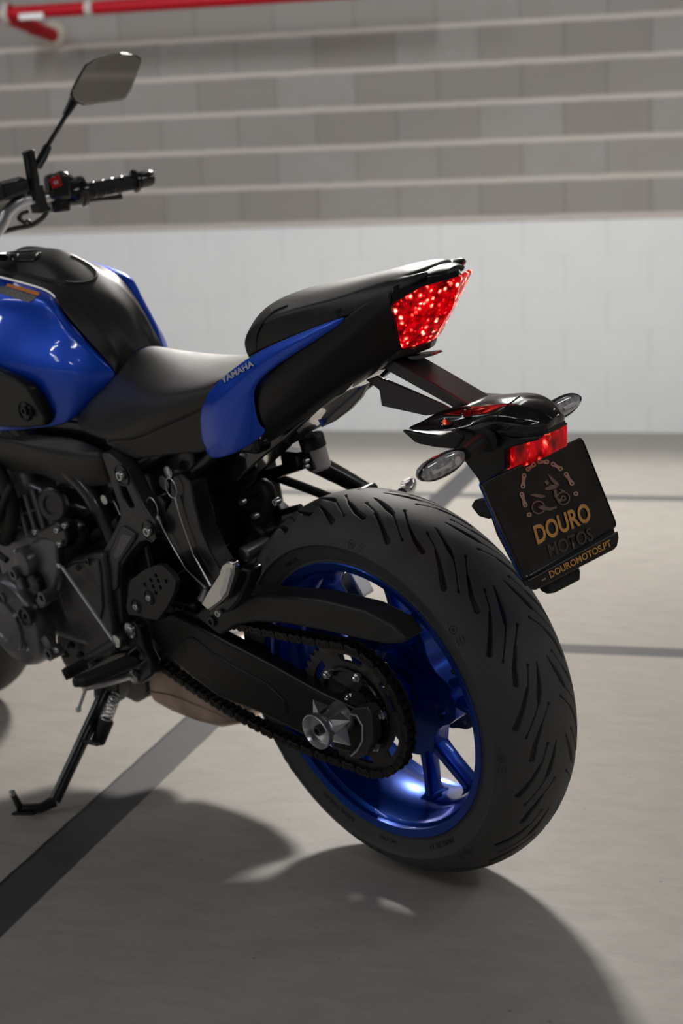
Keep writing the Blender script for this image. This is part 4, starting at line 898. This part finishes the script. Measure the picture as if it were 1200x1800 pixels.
def proj_text(name, s, size, S, p0, p1, upv, m, parent, bold=0.0, lift=0.0014, shear=0.0, sx=1.0):
    """letters laid on a surface along the line p0 -> p1 (their feet), upv = pixel vector of one letter height"""
    me = text_mesh(s, 1.0, bold, 0.0); xs = [v.co.x for v in me.vertices]; ys = [v.co.y for v in me.vertices]; x0, x1, y0, y1 = min(xs), max(xs), min(ys), max(ys)
    bm = bmesh.new(); bm.from_mesh(me); bmesh.ops.triangulate(bm, faces=bm.faces); bm.to_mesh(me); bm.free()
    for v in me.vertices:
        t = (v.co.x - x0) / (x1 - x0); h = (v.co.y - y0) / (y1 - y0)
        v.co = S.at(p0[0] + (p1[0] - p0[0]) * t + upv[0] * h, p0[1] + (p1[1] - p0[1]) * t + upv[1] * h, lift)
    return link(name, me, m, parent, 0)
y0_, y1_, y2_ = SB.at(396, 668, 0), SB.at(448, 639, 0), SB.at(420, 646, 0)
class FlatS:
    def __init__(s, a, b, c): s.p = a; s.n = (b - a).cross(c - a).normalized(); s.n = s.n if s.n.dot(CL - a) > 0 else -s.n
    def at(s, px, py, lift=0.001, y=0): d = _dir(px, py); return CL + d * ((s.p - CL).dot(s.n) / d.dot(s.n)) + s.n * lift
tm = proj_text('maker_lettering', 'YAMAHA', 1, FlatS(y0_, y1_, y2_), (393, 675), (449, 643), (-4, -10), MT['silverprint'], bp_, bold=0.03, lift=0.0025)
for q in [(463, 770), (428, 799)]:
    m_ = MB(); m_.lathe([(0.006, 0), (0.006, 0.002), (0.004, 0.003), (0, 0.003)], A(*q, 0.084), (-0.4, 1, -0.7), 20); m_.build('panel_screw', MT['steel'], bp_)

# ------------------------------------------------------------------ tail unit
tu = [[A(447, 655, .100), A(447, 700, .108), A(452, 735, .106), A(466, 757, .096), A(440, 800, .08)],
      [A(520, 612, .097), A(515, 655, .104), A(522, 695, .098), A(532, 722, .084), A(505, 760, .06)],
      [A(590, 572, .090), A(590, 610, .094), A(594, 650, .084), A(602, 682, .066), A(585, 705, .04)],
      [A(622, 545, .082), A(635, 575, .084), A(645, 615, .072), A(655, 655, .052), A(640, 668, .03)],
      [A(655, 522, .072), A(668, 550, .076), A(684, 600, .048), A(692, 628, .036), A(690, 634, .02)],
      [A(690, 503, .062), A(688, 534, .0725), A(702, 609, .0405), A(704, 618, .034), A(712, 624, .015)]]
tail = grid(tu, 'tail_cowl', MT['satin'], bike, 2, thick=0.003, off=0, crease_cols=(1,), crease_rows=(5,), smooth=60)
t2 = mirror_obj(tail, 'tail_cowl')
tt_ = [[A(560, 575, .085), A(600, 560, .082), A(640, 530, .074), A(690, 503, .062), A(730, 492, .046), A(790, 482, .018), A(808, 481, .0)]]
top_r = [V(p.x, 0.0, p.z + 0.002) for p in tt_[0]]
cp = grid([[V(p.x, p.y, p.z) for p in tt_[0]], [V(p.x, p.y * .5, p.z + .006) for p in tt_[0]], [V(p.x, 0, p.z + .008) for p in tt_[0]], [V(p.x, -p.y * .5, p.z + .006) for p in tt_[0]], [V(p.x, -p.y, p.z) for p in tt_[0]]], 'tail_top_cover', MT['satin'], bike, 1, thick=0.003, off=0, smooth=60)
hd = MB(); hd.prism([A(690, 503, .064), A(688, 534, .0740), A(700, 528, .069), A(740, 505, .05), A(806, 486, .012), A(806, 480, .008), A(735, 489, .046)], (0.006, -0.01, 0)); hd.build('lamp_hood', MT['gloss'], bike, 0.001)
# the lamp itself: two facets meeting on the centre line
TLp = [(690, 534, .072), (740, 507, .050), (808, 487, .0)]
BLp = [(705, 611, .040), (728, 606, .022), (757, 596, .0)]
ML = [(696, 574, .055), (740, 558, .030), (786, 542, .0)]
lr = []
for T_, M_2, B_ in zip(TLp, ML, BLp): lr.append([A(*T_), A(*M_2) + V(-0.004, 0.002, 0), A(*B_)])
lens = grid([[V(p.x, -p.y, p.z) for p in r] for r in lr] + [r for r in lr[::-1]][1:], 'tail_lamp', MT['tail'], bike, 0, thick=0.006, off=0, smooth=0)
bevel(lens, 0.0015, 2)
m_ = MB(); a, b, c, d = A(806, 486, .004), A(822, 488, -.012), A(797, 540, -.010), A(760, 594, -.004)
lb = MB(); c0 = A(758, 598, 0); hl1 = [A(701, 614, .040), A(728, 609, .022)]; lb.prism(hl1 + [c0] + [V(p.x, -p.y, p.z) for p in hl1[::-1]] + [V(-.09, -.036, .850), V(-.09, .036, .850)], (0.004, 0, -0.012)); lb.build('tail_underside', MT['satin'], bike, 0.003)
li = bpy.data.lights.new('tail_lamp_glow', 'POINT'); li.energy = 0.12; li.color = (1, 0.02, 0.02); li.shadow_soft_size = 0.03
lo = bpy.data.objects.new('tail_lamp_glow', li); COL.objects.link(lo); lo.parent = bike; lo.location = A(745, 560, .03) + V(-0.03, 0.01, -0.01)
# undertail
plate('undertail_tray', [(468, 757), (535, 722), (560, 706), (600, 688), (655, 662), (688, 640), (660, 668), (640, 676), (600, 712), (560, 748), (520, 778), (478, 815), (440, 850), (395, 846), (355, 832), (372, 806), (400, 805), (440, 788)], -0.012, -0.070, MT['gloss'], bike, 0.004, seg=3)
plate('undertail_shield', [(563, 742), (567, 728), (600, 700), (640, 672), (643, 678), (632, 700), (612, 722), (585, 742), (568, 750)], -0.014, 0.010, MT['shield'], bike, 0.002)
plate('undertail_edge', [(560, 742), (566, 727), (600, 698), (638, 668), (643, 674), (604, 706), (572, 734), (566, 752)], -0.010, 0.004, MT['paint'], bike, 0.001)
# rear fender arms
ar1 = plate('fender_arm', [(664, 652), (676, 638), (690, 632), (760, 673), (829, 714), (850, 726), (812, 728), (791, 714), (676, 650)], 0.022, 0.044, MT['arm'], bike, 0.0025)
ar2 = plate('fender_arm_lower', [(642, 668), (661, 661), (720, 686), (774, 710), (800, 724), (747, 731), (670, 714), (666, 686)], 0.026, 0.005, MT['arm'], ar1, 0.0015)
plate('fender_fin', [(704, 628), (758, 622), (762, 625), (735, 632), (706, 634)], 0.010, 0.02, MT['gloss'], ar1, 0.0005)
# fender shell above the number plate
def mk(rows, name, m, parent, sub=2, cr=(), cc=(), th=0.003): return grid(rows, name, m, parent, sub, mirror=True, thick=th, off=0, crease_rows=cr, crease_cols=cc, smooth=60)
XO = 0.0
fr_ = [[A(828, 712, .0), A(793, 714, .030), A(763, 726, .050), A(740, 742, .062), A(704, 754, .080)],
       [A(849, 699, .0), A(825, 717, .030), A(800, 733, .047), A(774, 746, .058), A(742, 760, .074)],
       [A(880, 696, .0), A(860, 714, .028), A(840, 731, .042), A(822, 745, .049), A(793, 757, .060)],
       [A(912, 697, .0), A(893, 711, .026), A(877, 729, .036), A(869, 741, .040), A(868, 760, .040)],
       [A(945, 704, .0), A(925, 716, .022), A(908, 735, .032), A(898, 746, .036), A(896, 763, .036)],
       [A(970, 718, .0), A(955, 727, .014), A(942, 742, .023), A(928, 750, .029), A(922, 764, .029)],
       [A(978, 730, .0), A(972, 735, .008), A(966, 740, .014), A(961, 744, .018), A(961, 760, .018)],
       [A(976, 748, .0), A(971, 750, .008), A(966, 753, .014), A(962, 756, .017), A(960, 762, .016)]]
sh = grid(fr_, 'fender_shell', MT['gloss'], bike, 3, mirror=True, thick=0.003, off=0, crease_cols=(1, 2, 3), crease_rows=(6,), smooth=60)
m_ = MB(); sm_ = [p + V(-0.0004, 0.0002, 0.0006) for p in fr_[3]]; m_.tube(sm_ + [], 0.0013, 6); m_.build('shell_seam', MT['rubber'], sh)
m_ = MB(); lip = [A(876, 764, .037), A(897, 768, .036), A(922, 769, .030), A(961, 763, .019)]; lip = lip + [V(p.x, -p.y, p.z) for p in lip[::-1]]; m_.prism([p + V(-0.002, 0, 0) for p in lip], (0, 0, 0.007)); m_.build('fender_lip', MT['satin'], sh, 0.001)
fb = MB()
fb.prism(AP([(712, 762), (742, 768), (772, 768), (812, 756), (868, 762), (905, 770), (945, 768), (945, 774), (900, 786), (888, 792), (888, 826), (846, 852), (828, 828), (800, 790), (760, 786), (728, 778)], .032), (0, -0.064, 0))
fb.build('fender_body', MT['satin'], bike, 0.004, 3)
wg = plate('fender_wing', [(705, 757), (738, 763), (770, 767), (800, 756), (812, 772), (800, 790), (768, 787), (736, 781), (722, 772)], .070, 0.008, MT['satin'], bike, 0.002)
mirror_obj(wg, 'fender_wing')
for q, y in [((822, 727), .030), ((786, 742), .048)]:
    S_ = Surf(sh); c = S_.at(*q, 0.0); m_ = MB(); m_.lathe([(0.010, 0.0012), (0.0085, 0.0022), (0.0065, 0.0006), (0, 0.0006)], c, (-0.25, 0.35, 1), 20); m_.build('shell_bolt', MT['gloss'], sh)
# red reflector lamp under the brow
rl = plate('plate_lamp', [(888, 787), (904, 780), (958, 765), (961, 767), (961, 802), (893, 832), (889, 826)], .022, 0.044, MT['platelamp'], bike, 0.002)
# indicators
def indicator(pc, side):
    m_ = MB(); c = V(*pc)
    m_.tube([V(-0.292, 0.030 * side, c.z + 0.008), V(-0.294, 0.055 * side, c.z + 0.006), V(-0.296, 0.088 * side, c.z + 0.002)], [0.0125, 0.0115, 0.0095], 16, 4); m_.lathe([(0.020, 0), (0.018, 0.006), (0.013, 0.008)], V(-0.292, 0.040 * side, c.z + 0.008), (0, side, 0), 24)
    stem = m_.build('indicator_stalk', MT['rubber'], bike)
    v, f = [], []; n = 24; L_ = 0.046; st_ = [(-1, .01), (-.96, .35), (-.85, .62), (-.6, .86), (-.2, 1.0), (.25, 1.0), (.6, .9), (.85, .66), (.96, .38), (1, .01)]
    for t, s in st_:
        for k in range(n):
            a = 2 * PI * k / n; v.append(c + V(0.004 + math.cos(a) * 0.0125 * s * (1.25 if math.cos(a) > 0 else 0.75), t * L_, math.sin(a) * 0.0145 * s + t * side * 0.004 * 0))
    for i in range(len(st_) - 1):
        for k in range(n): f.append((i * n + k, i * n + (k + 1) % n, (i + 1) * n + (k + 1) % n, (i + 1) * n + k))
    f.append(list(range(n))[::-1]); f.append([(len(st_) - 1) * n + k for k in range(n)])
    pod = MB().add(v, f).build('indicator_lens', MT['ind'], stem, smooth=60)
    hs = MB(); rim_ = []
    for k in range(40):
        a = 2 * PI * k / 40; rim_.append(c + V(0.002, math.cos(a) * L_ * 0.99, math.sin(a) * 0.0145 * (1 - abs(math.cos(a)) ** 5 * .35)))
    hs.tube(rim_ + [rim_[0], rim_[1]], 0.0022, 8); hs.build('indicator_housing', MT['gloss'], stem)
    i_ = MB(); i_.lathe([(0.0, -0.006), (0.004, -0.006), (0.006, 0.003), (0.006, 0.005), (0, 0.005)], c + V(-0.001, -side * 0.020, 0), (-1, 0, 0), 16); i_.box(c + V(-0.006, side * 0.014, 0), (0.003, 0.034, 0.004)); i_.build('indicator_bulb', MT['alu'], stem)
m_i = mat('smoked_indicator_lens', (0.42, 0.42, 0.43), 0.10, 0.25, 1.0, var=0.6, vscale=120); MT['ind'] = m_i
indicator((-0.296, 0.130, 0.7485), 1); indicator((-0.296, -0.118, 0.7490), -1)
# number plate
pUL, pUR, pLR, pLL = A(846, 848, .092), A(1023, 767, -.086), A(1086, 925, -.088), A(922, 1019, .088)
px_ = (pUR - pUL + pLR - pLL).normalized(); pn = px_.cross((pUL - pLL + pUR - pLR)).normalized(); py_ = pn.cross(px_)
if pn.dot(CL - pUL) < 0: pn = -pn
pc = (pUL + pUR + pLR + pLL) / 4
def rounded(c4, r=0.007, n=5):
    out = []
    for i in range(4):
        p = c4[i]; a = (c4[i - 1] - p).normalized(); b = (c4[(i + 1) % 4] - p).normalized()
        for k in range(n + 1):
            t = k / n; out.append(p + a * r * (1 - t) ** 2 + b * r * t ** 2)
    return out
np_ = MB().prism(rounded([pUL, pUR, pLR, pLL]), -pn * 0.007).build('number_plate', MT['plate'], bike, 0.0018, 3)
MB().prism(rounded([p - pn * 0.0075 for p in (pUL, pUR, pLR, pLL)], 0.006), -pn * 0.002).build('plate_holder', MT['paint'], np_, 0.0005)
fq = [p + pn * 0.0005 for p in rounded([pUL, pUR, pLR, pLL], 0.008)]; cen = pc
fm = MB(); ins = [p + (cen - p) * 0.045 + pn * 0.0004 for p in fq]; n = len(fq)
m_ = MB(); m_.tube([p + (cen - p) * 0.02 for p in fq] + [fq[0] + (cen - fq[0]) * 0.02], 0.0009, 6); m_.build('plate_rim', MT['gloss'], np_)
def PP(px, py, lift=0.0008):   # a point on the face of the plate
    d = _dir(px, py); p = CL + d * ((pc - CL).dot(pn) / d.dot(pn)); return p + pn * lift
class PlaneS:
    def at(s, px, py, lift=0.0008, y=0): return PP(px, py, lift)
PS = PlaneS()
proj_text('plate_lettering', 'DOURO', 1, PS, (944, 958), (1040, 915), (-9, -33), MT['gold'], np_, bold=0.028, lift=0.0011)
proj_text('plate_lettering', 'MOTOS', 1, PS, (966, 981), (1043, 950), (-6, -24), MT['dull'], np_, bold=0.018, lift=0.0011)
def PL(pts, lift=0.0011): return [PP(x, y, lift) for x, y in pts]
links_ = [((922, 850), (937, 842)), ((946, 837), (961, 811)), ((914, 832), (915, 833)), ((944, 813), (960, 812)), ((971, 815), (984, 824)), ((992, 836), (1001, 852)), ((917, 838), (919, 853)), ((917, 869), (922, 887))]
lg = MB()
def dogbone(p, q, r=4.2, wst=2.4):
    p, q = Vector((*p, 0)), Vector((*q, 0)); d = (q - p).normalized(); n_ = Vector((-d.y, d.x, 0)); pts = []
    for k in range(9): a = -PI / 2 + PI * k / 8; pts.append(q + d * math.cos(a) * r + n_ * math.sin(a) * r)
    pts.append((p + q) / 2 + n_ * wst)
    for k in range(9): a = PI / 2 + PI * k / 8; pts.append(p + d * math.cos(a) * r + n_ * math.sin(a) * r)
    pts.append((p + q) / 2 - n_ * wst); return [(v.x, v.y) for v in pts]
def disc2(x, y, r, n=12): return [(x + r * math.cos(2 * PI * k / n), y + r * math.sin(2 * PI * k / n)) for k in range(n)]
chl = [((918, 855), (920, 836)), ((927, 825), (937, 817)), ((947, 812), (960, 812)), ((971, 816), (984, 824)), ((994, 834), (1004, 850)), ((916, 869), (922, 888))]
for p, q in chl:
    hs_ = [PL(disc2(*p, 1.5, 8)), PL(disc2(*q, 1.5, 8))]; lg.prism(PL(dogbone(p, q)), -pn * 0.0006, hs_)
for c in ((1011, 868), (929, 905)): lg.prism(PL(disc2(*c, 4.4)), -pn * 0.0006, [PL(disc2(*c, 1.6, 8))])
lg.build('chain_emblem', MT['copper'], np_)
mo = MB()
def ringp(x, y, r, w_): mo.prism(PL(disc2(x, y, r, 20)), -pn * 0.0006, [PL(disc2(x, y, r - w_, 20))])
ringp(989, 876, 12, 2); ringp(989, 876, 4.5, 2); ringp(945, 892, 12, 2.2)
for poly in ([(961, 833), (968, 838), (977, 846), (983, 853), (979, 856), (968, 846)], [(958, 858), (968, 852), (982, 853), (976, 859), (962, 862), (956, 861)], [(929, 870), (940, 868), (952, 870), (958, 873), (950, 876), (938, 873)], [(956, 846), (961, 844), (964, 850), (960, 853)],
             [(944, 892), (952, 888), (966, 893), (976, 890), (978, 893), (966, 898), (950, 896)], [(982, 860), (990, 862), (996, 868), (988, 866)], [(972, 862), (976, 860), (980, 876), (990, 878), (982, 884), (974, 874)]):
    mo.prism(PL(poly), -pn * 0.0006)
mo.build('motorcycle_emblem', mat('dim_copper_print', (0.22, 0.14, 0.11), 0.4, 0.3), np_)
# strip under the plate
sU0, sU1, sL1, sL0 = (922, 1021), (1084, 934), (1083, 960), (941, 1037)
stp = MB().prism([PP(*q, 0.002) for q in (sU0, sU1, (1086, 946), sL1, (1078, 966), sL0, (934, 1036))], -pn * 0.006).build('plate_strip', MT['plate'], np_, 0.001)
MB().prism([PP(*q, -0.004) for q in ((916, 1005), (1080, 915), (1084, 944), (928, 1030))], -pn * 0.003).build('strip_backing', MT['satin'], stp)
m_ = MB(); m_.tube([PP(926, 1021, 0.003), PP(1082, 936, 0.003)], 0.0008, 6); m_.build('strip_edge', MT['cast'], stp)
proj_text('strip_lettering', 'DOUROMOTOS.PT', 1, PS, (965, 1017), (1073, 960), (-4, -11.5), MT['gold'], stp, bold=0.022, lift=0.0032)
proj_text('strip_mark', '-', 1, PS, (950, 1022), (957, 1018), (-1, -2), MT['copper'], stp, lift=0.0032)
lp = MB(); bq = [PP(x, y, -0.012) for x, y in [(965, 1022), (1026, 992), (1030, 1004), (1029, 1018), (985, 1041), (975, 1036)]]; lp.prism(bq, -pn * 0.02); lp.build('plate_bracket', MT['satin'], bike, 0.002)
lp = MB(); lp.prism([A(826, 890, .045), A(832, 880, .045), A(856, 874, .045), A(868, 905, .045), A(858, 914, .045), A(840, 908, .045)], (0, -0.04, 0)); lp.build('reflector_bracket', MT['satin'], bike, 0.003)
bk = MB(); bk.prism(AP([(838, 838), (852, 846), (880, 930), (922, 1012), (912, 1016), (872, 940)], 0.03), (0.006, -0.06, 0)); bk.build('plate_stay', MT['satin'], bike, 0.002)

# ------------------------------------------------------------------ handlebar, controls, mirror
gi, ge = A(147, 336, -.25), A(256, 315, -.38)
hb = MB(); hb.tube([A(-40, 450, -.02), A(0, 400, -.075), A(14, 372, -.095), A(40, 352, -.125), A(75, 348, -.165), gi, ge.lerp(gi, .1)], 0.0115, 16, 5)
bar = hb.build('handlebar', MT['alu'], bike)
d = (ge - gi).normalized()
m_ = MB(); m_.lathe([(0.0165, 0.0), (0.0165, 0.108)], gi, d, 20); grip = m_.build('grip', MT['rubber'], bar)
m_ = MB()
for k in range(5): m_.lathe([(0.0164, -0.0012), (0.0168, 0), (0.0164, 0.0012)], gi + d * (0.02 + k * 0.02), d, 20)
m_.lathe([(0.0165, 0.106), (0.0225, 0.108), (0.0225, 0.112), (0.0165, 0.114)], gi, d, 24); m_.lathe([(0.012, 0.112), (0.0170, 0.118), (0.0175, 0.140), (0.0150, 0.146), (0, 0.146)], gi, d, 24); m_.build('bar_end', MT['gloss'], bar)
m_ = MB(); m_.lathe([(0.019, -0.040), (0.024, -0.032), (0.026, -0.012), (0.030, -0.008), (0.030, -0.001), (0.02, 0)], gi, d, 24); m_.build('throttle_housing', MT['gloss'], bar)
sc0 = A(104, 338, -.205)
m_ = MB(); m_.box(A(101, 328, -.20), (0.042, 0.042, 0.048), (0.15, 0.1, -0.3)); m_.box(A(103, 357, -.20), (0.040, 0.036, 0.036), (0.1, 0.1, -0.3)); sg = m_.build('switch_housing', MT['gloss'], bar, 0.006, 3)
bx_ = A(98, 320, -.20) + (CL - A(98, 320, -.20)).normalized() * 0.026; m_ = MB(); sd1 = (CL - bx_).normalized(); rr1 = Vector((0, -1, 0)) ; rr1 = (rr1 - sd1 * rr1.dot(sd1)).normalized(); uu1 = sd1.cross(rr1)
m_.prism([bx_ + rr1 * a * 0.0105 + uu1 * b * 0.0115 for a, b in ((-1, -1), (1, -.8), (.9, 1), (-1.1, .8))], sd1 * 0.006); ks = m_.build('stop_switch', MT['red'], sg, 0.001)
m_ = MB()
for k in (-1, 0, 1): m_.prism([bx_ + sd1 * 0.0064 + rr1 * (k * 0.003 + a * 0.0008) + uu1 * b * 0.004 for a, b in ((-1, -1), (1, -1), (1, .6), (-1, .6))], sd1 * 0.0005)
m_.build('switch_symbol', MT['white'], ks)
m_ = MB(); m_.box(A(104, 356, -.20) + sd1 * 0.022, (0.012, 0.012, 0.003), (0.1, 0.1, -0.3)); m_.build('start_switch', MT['satin'], sg, 0.001)
m_ = MB(); m_.tube([A(58, 352, -.145), A(58, 315, -.15), A(50, 268, -.155)], [0.013, 0.012, 0.0115], 20); m_.lathe([(0.0125, -0.002), (0.0135, 0.0), (0.011, 0.004), (0, 0.004)], A(50, 268, -.155), (0.0, 0.1, 1), 20); m_.box(A(66, 350, -.155), (0.03, 0.02, 0.05), (0, 0, 0)); m_.build('brake_fluid_tower', MT['frame'], bar, 0.002)
m_ = MB(); m_.tube([A(88, 315, -.21), A(110, 306, -.23), A(132, 322, -.25), A(136, 345, -.255)], 0.006, 12, 6); m_.tube([A(128, 332, -.235), A(135, 325, -.24), A(140, 335, -.245)], 0.0105, 14, 3); m_.build('throttle_cable', MT['gloss'], bar)
m_ = MB(); m_.tube([A(120, 352, -.27), A(150, 351, -.31), A(185, 348, -.36), A(205, 346, -.385), A(213, 344, -.395)], [0.007, 0.0055, 0.005, 0.0055, 0.0065], 12, 4); m_.build('brake_lever', MT['rubber'], bar)
m_ = MB(); m_.tube(AP([(-20, 415), (4, 408), (30, 401), (55, 396), (76, 382), (84, 366)], -.17), 0.0055, 12, 6); m_.tube(AP([(35, 378), (40, 390), (50, 388), (54, 396)], -.16), 0.003, 10, 4); m_.tube(AP([(48, 372), (38, 376), (33, 384), (44, 392)], -.155), 0.004, 10, 4); m_.build('brake_hose', MT['frame'], bar)
ds = plate('instrument_housing', [(-60, 330), (0, 320), (38, 309), (50, 314), (56, 336), (30, 350), (12, 362), (0, 380), (-60, 400)], -.13, -0.06, MT['satin'], bike, 0.005)
# mirror
mst = MB(); mst.tube([A(66, 292, -.165), A(74, 278, -.18), A(84, 258, -.20)], [0.0085, 0.0095, 0.0085], 14, 3); mst.tube([A(80, 262, -.198), AX(118, 200, .955), AX(124, 190, .952)], [0.0048, 0.0046, 0.0046], 12); mst.tube([AX(114, 204, .956), AX(126, 184, .95), AX(134, 170, .948)], [0.0065, 0.009, 0.012], 14, 3)
mir = mst.build('mirror_stalk', MT['frame'], bar)
mo_ = [(124, 166), (130, 150), (150, 114), (164, 105), (200, 93), (212, 92), (240, 96), (249, 103), (248, 112), (230, 160), (221, 173), (212, 177), (148, 186), (140, 184), (128, 176)]
XM = .948
def AXt(px, py): p = AX(px, py, XM); return AX(px, py, XM - (p.y + .37) * 0.25)
fr1 = [AXt(x, y) for x, y in mo_]; mc = sum(fr1, Vector()) / len(fr1); hs1 = MB(); nn_ = len(mo_)
hs1.add(fr1 + [mc + (p - mc) * 0.985 + V(0.006, 0, 0) for p in fr1] + [mc + (p - mc) * 0.55 + V(0.026, -0.004, 0) for p in fr1], [(i, (i + 1) % nn_, nn_ + (i + 1) % nn_, nn_ + i) for i in range(nn_)] + [(nn_ + i, nn_ + (i + 1) % nn_, 2 * nn_ + (i + 1) % nn_, 2 * nn_ + i) for i in range(nn_)] + [list(range(nn_))[::-1], [2 * nn_ + i for i in range(nn_)]])
hsg = hs1.build('mirror_housing', MT['gloss'], mir, 0.0015, 3)
cxm, cym = 187, 140
MB().prism([AXt(cxm + (x - cxm) * .95, cym + (y - cym) * .945) + V(-0.0012, 0, 0) for x, y in mo_], (0.002, 0, 0)).build('mirror_glass', MT['mirror'], mir, 0.0005)

# ------------------------------------------------------------------ front wheel
ft_ = make_tyre('front_tyre', 1.40, 0.060, 0.050, 0.299, 480, 90, bike, 0.230, 0.050, groove=False)
fw_ = make_rim('front_wheel_rim', 1.40, 0.299, 0.052, bike)

# ------------------------------------------------------------------ red sprinkler pipe along the wall
def WP(px, py, dd):      # world point on the vertical plane dd in front of the wall
    dr = CF + CR * ((px - 600) / FPX) - CU * ((py - 900) / FPX); b = WB + N_ * dd; return CAM + dr * ((b - CAM).dot(N_) / dr.dot(N_))
D1 = 0.42
pa, pb2 = WP(14, 23.5, D1), WP(300, 11, D1); pe = WP(760, -12, D1); dp = (pb2 - pa).normalized(); pe = pa + E_ * ((pe - pa).dot(E_))
pe.z = pa.z
m_ = MB(); m_.tube([pa, pa + Vector((pe - pa))], 0.0285, 24); pipe = m_.build('sprinkler_pipe', MT['pipe'])
tag(pipe, 'red fire pipe running along the top of the block wall', 'pipe')
q = WP(158, 17, D1); q = pa + E_ * ((q - pa).dot(E_)); m_ = MB(); m_.lathe([(0.029, -0.018), (0.033, -0.016), (0.033, 0.016), (0.029, 0.018)], q, E_, 28); m_.build('pipe_joint_band', MT['collar'], pipe)
m_ = MB(); m_.lathe([(0.0, -0.016), (0.040, -0.016), (0.043, -0.010), (0.043, 0.014), (0.03, 0.018)], pa - E_ * -0.0, E_, 28); m_.build('pipe_elbow', MT['pipe'], pipe, 0.002)
m_ = MB(); q = pa + E_ * -0.02; m_.lathe([(0.0425, -0.012), (0.046, -0.010), (0.046, 0.010), (0.0425, 0.012)], pa, E_, 28); m_.build('coupling_ring', MT['collar'], pipe)
q0 = WP(60, 33, D1 - 0.0); q0 = pa + E_ * ((q0 - pa).dot(E_)); m_ = MB(); m_.box(q0 + N_ * 0.030 - Vector((0, 0, 0.022)), (0.115, 0.012, 0.026), (0, 0, TH)); m_.build('pipe_clip', MT['white'], pipe, 0.004)
wq = WP(96, 62, 0.0); b0 = WP(14, 34, D1); b0 = Vector((pa.x, pa.y, pa.z - 0.02)); m_ = MB(); m_.tube([b0, b0.lerp(wq, .5), wq + N_ * 0.022], 0.030, 20); br = m_.build('branch_pipe', MT['pipe'], pipe)
m_ = MB(); dd = (wq - b0).normalized(); m_.lathe([(0.031, -0.014), (0.036, -0.012), (0.036, 0.012), (0.031, 0.014)], b0.lerp(wq, .55), dd, 24); m_.build('branch_coupling', MT['pipe'], br)
m_ = MB(); m_.lathe([(0.020, 0.002), (0.058, 0.002), (0.062, 0.012), (0.048, 0.024), (0.020, 0.026)], wq, N_, 28); m_.build('mortar_ring', MT['mortar'], br)

# ------------------------------------------------------------------ ceiling lamps, added fills among them
def lamp(name, p, rz, L_, wd, label, grp, m=None):
    e = empty(name, p + Vector((0, 0, 0.06))); e.rotation_euler = (0, 0, rz); tag(e, label, 'ceiling lamp', grp)
    MB().box((0, 0, 0.08), (L_ + 0.04, wd + 0.05, 0.10)).build('lamp_housing', MT['housing'], e, 0.004)
    MB().box((0, 0, 0.02), (L_, wd, 0.03)).build('lamp_diffuser', m or MT['lampglow'], e, 0.003)
    return e
for s_, d_ in wall_lamps: lamp('ceiling_lamp', W(s_, d_, 3.11), TH + PI / 2, 1.2, 0.10, 'long tube lamp under the ceiling close in front of the block wall', 'tube lamps along the back wall', m=MT['softglow'])
for s_, d_ in bay_fills: lamp('ceiling_lamp', W(s_, d_, 3.11), TH, 1.2, 0.10, 'added unseen tube lamp under the ceiling, fills the rear tyre from the right', 'added fill lamps on the right side', m=MT['softglow'])
for s_, d_ in side_fills: lamp('ceiling_lamp', W(s_, d_, 3.11), TH, 1.2, 0.10, 'added unseen cool tube lamp under the ceiling, fills the engine from the left', None, m=MT['softglow'])
for s_, d_ in front_lamps: lamp('ceiling_lamp', W(s_, d_, 3.11), TH, 1.5, 0.12, 'bright tube lamp under the ceiling ahead of the motorcycle on its left', 'tube lamps ahead of the motorcycle')
for s_, d_ in room_lamps: lamp('ceiling_lamp', W(s_, d_, 3.11), TH + PI / 2, 2.4, 0.16, 'thin bright tube lamp under the ceiling behind the place the photo is taken from', 'tube lamps over the parking bays', m=MT['farglow'])
lamp('ceiling_panel_lamp', KEY_POS + Vector((0, 0, 0.02)), TH, 0.45, 0.45, 'bright square panel lamp under the ceiling beyond the motorcycle', None, m=MT['softglow'])

# parts never sit deeper than motorcycle > part > sub-part
for o in list(bike.children_recursive):
    chain_ = [o]
    while chain_[-1].parent is not None: chain_.append(chain_[-1].parent)
    if len(chain_) > 3: o.parent = chain_[-2]
Mp = Matrix.Translation(pa) @ Matrix.Rotation(TH, 4, 'Z'); Mi = Mp.inverted()
for o in [pipe] + list(pipe.children_recursive): o.data.transform(Mi)
pipe.matrix_world = Mp
for o in list(pipe.children_recursive):
    if o.parent.parent is not None and o.parent.parent.parent is not None: o.parent = pipe.children[0]
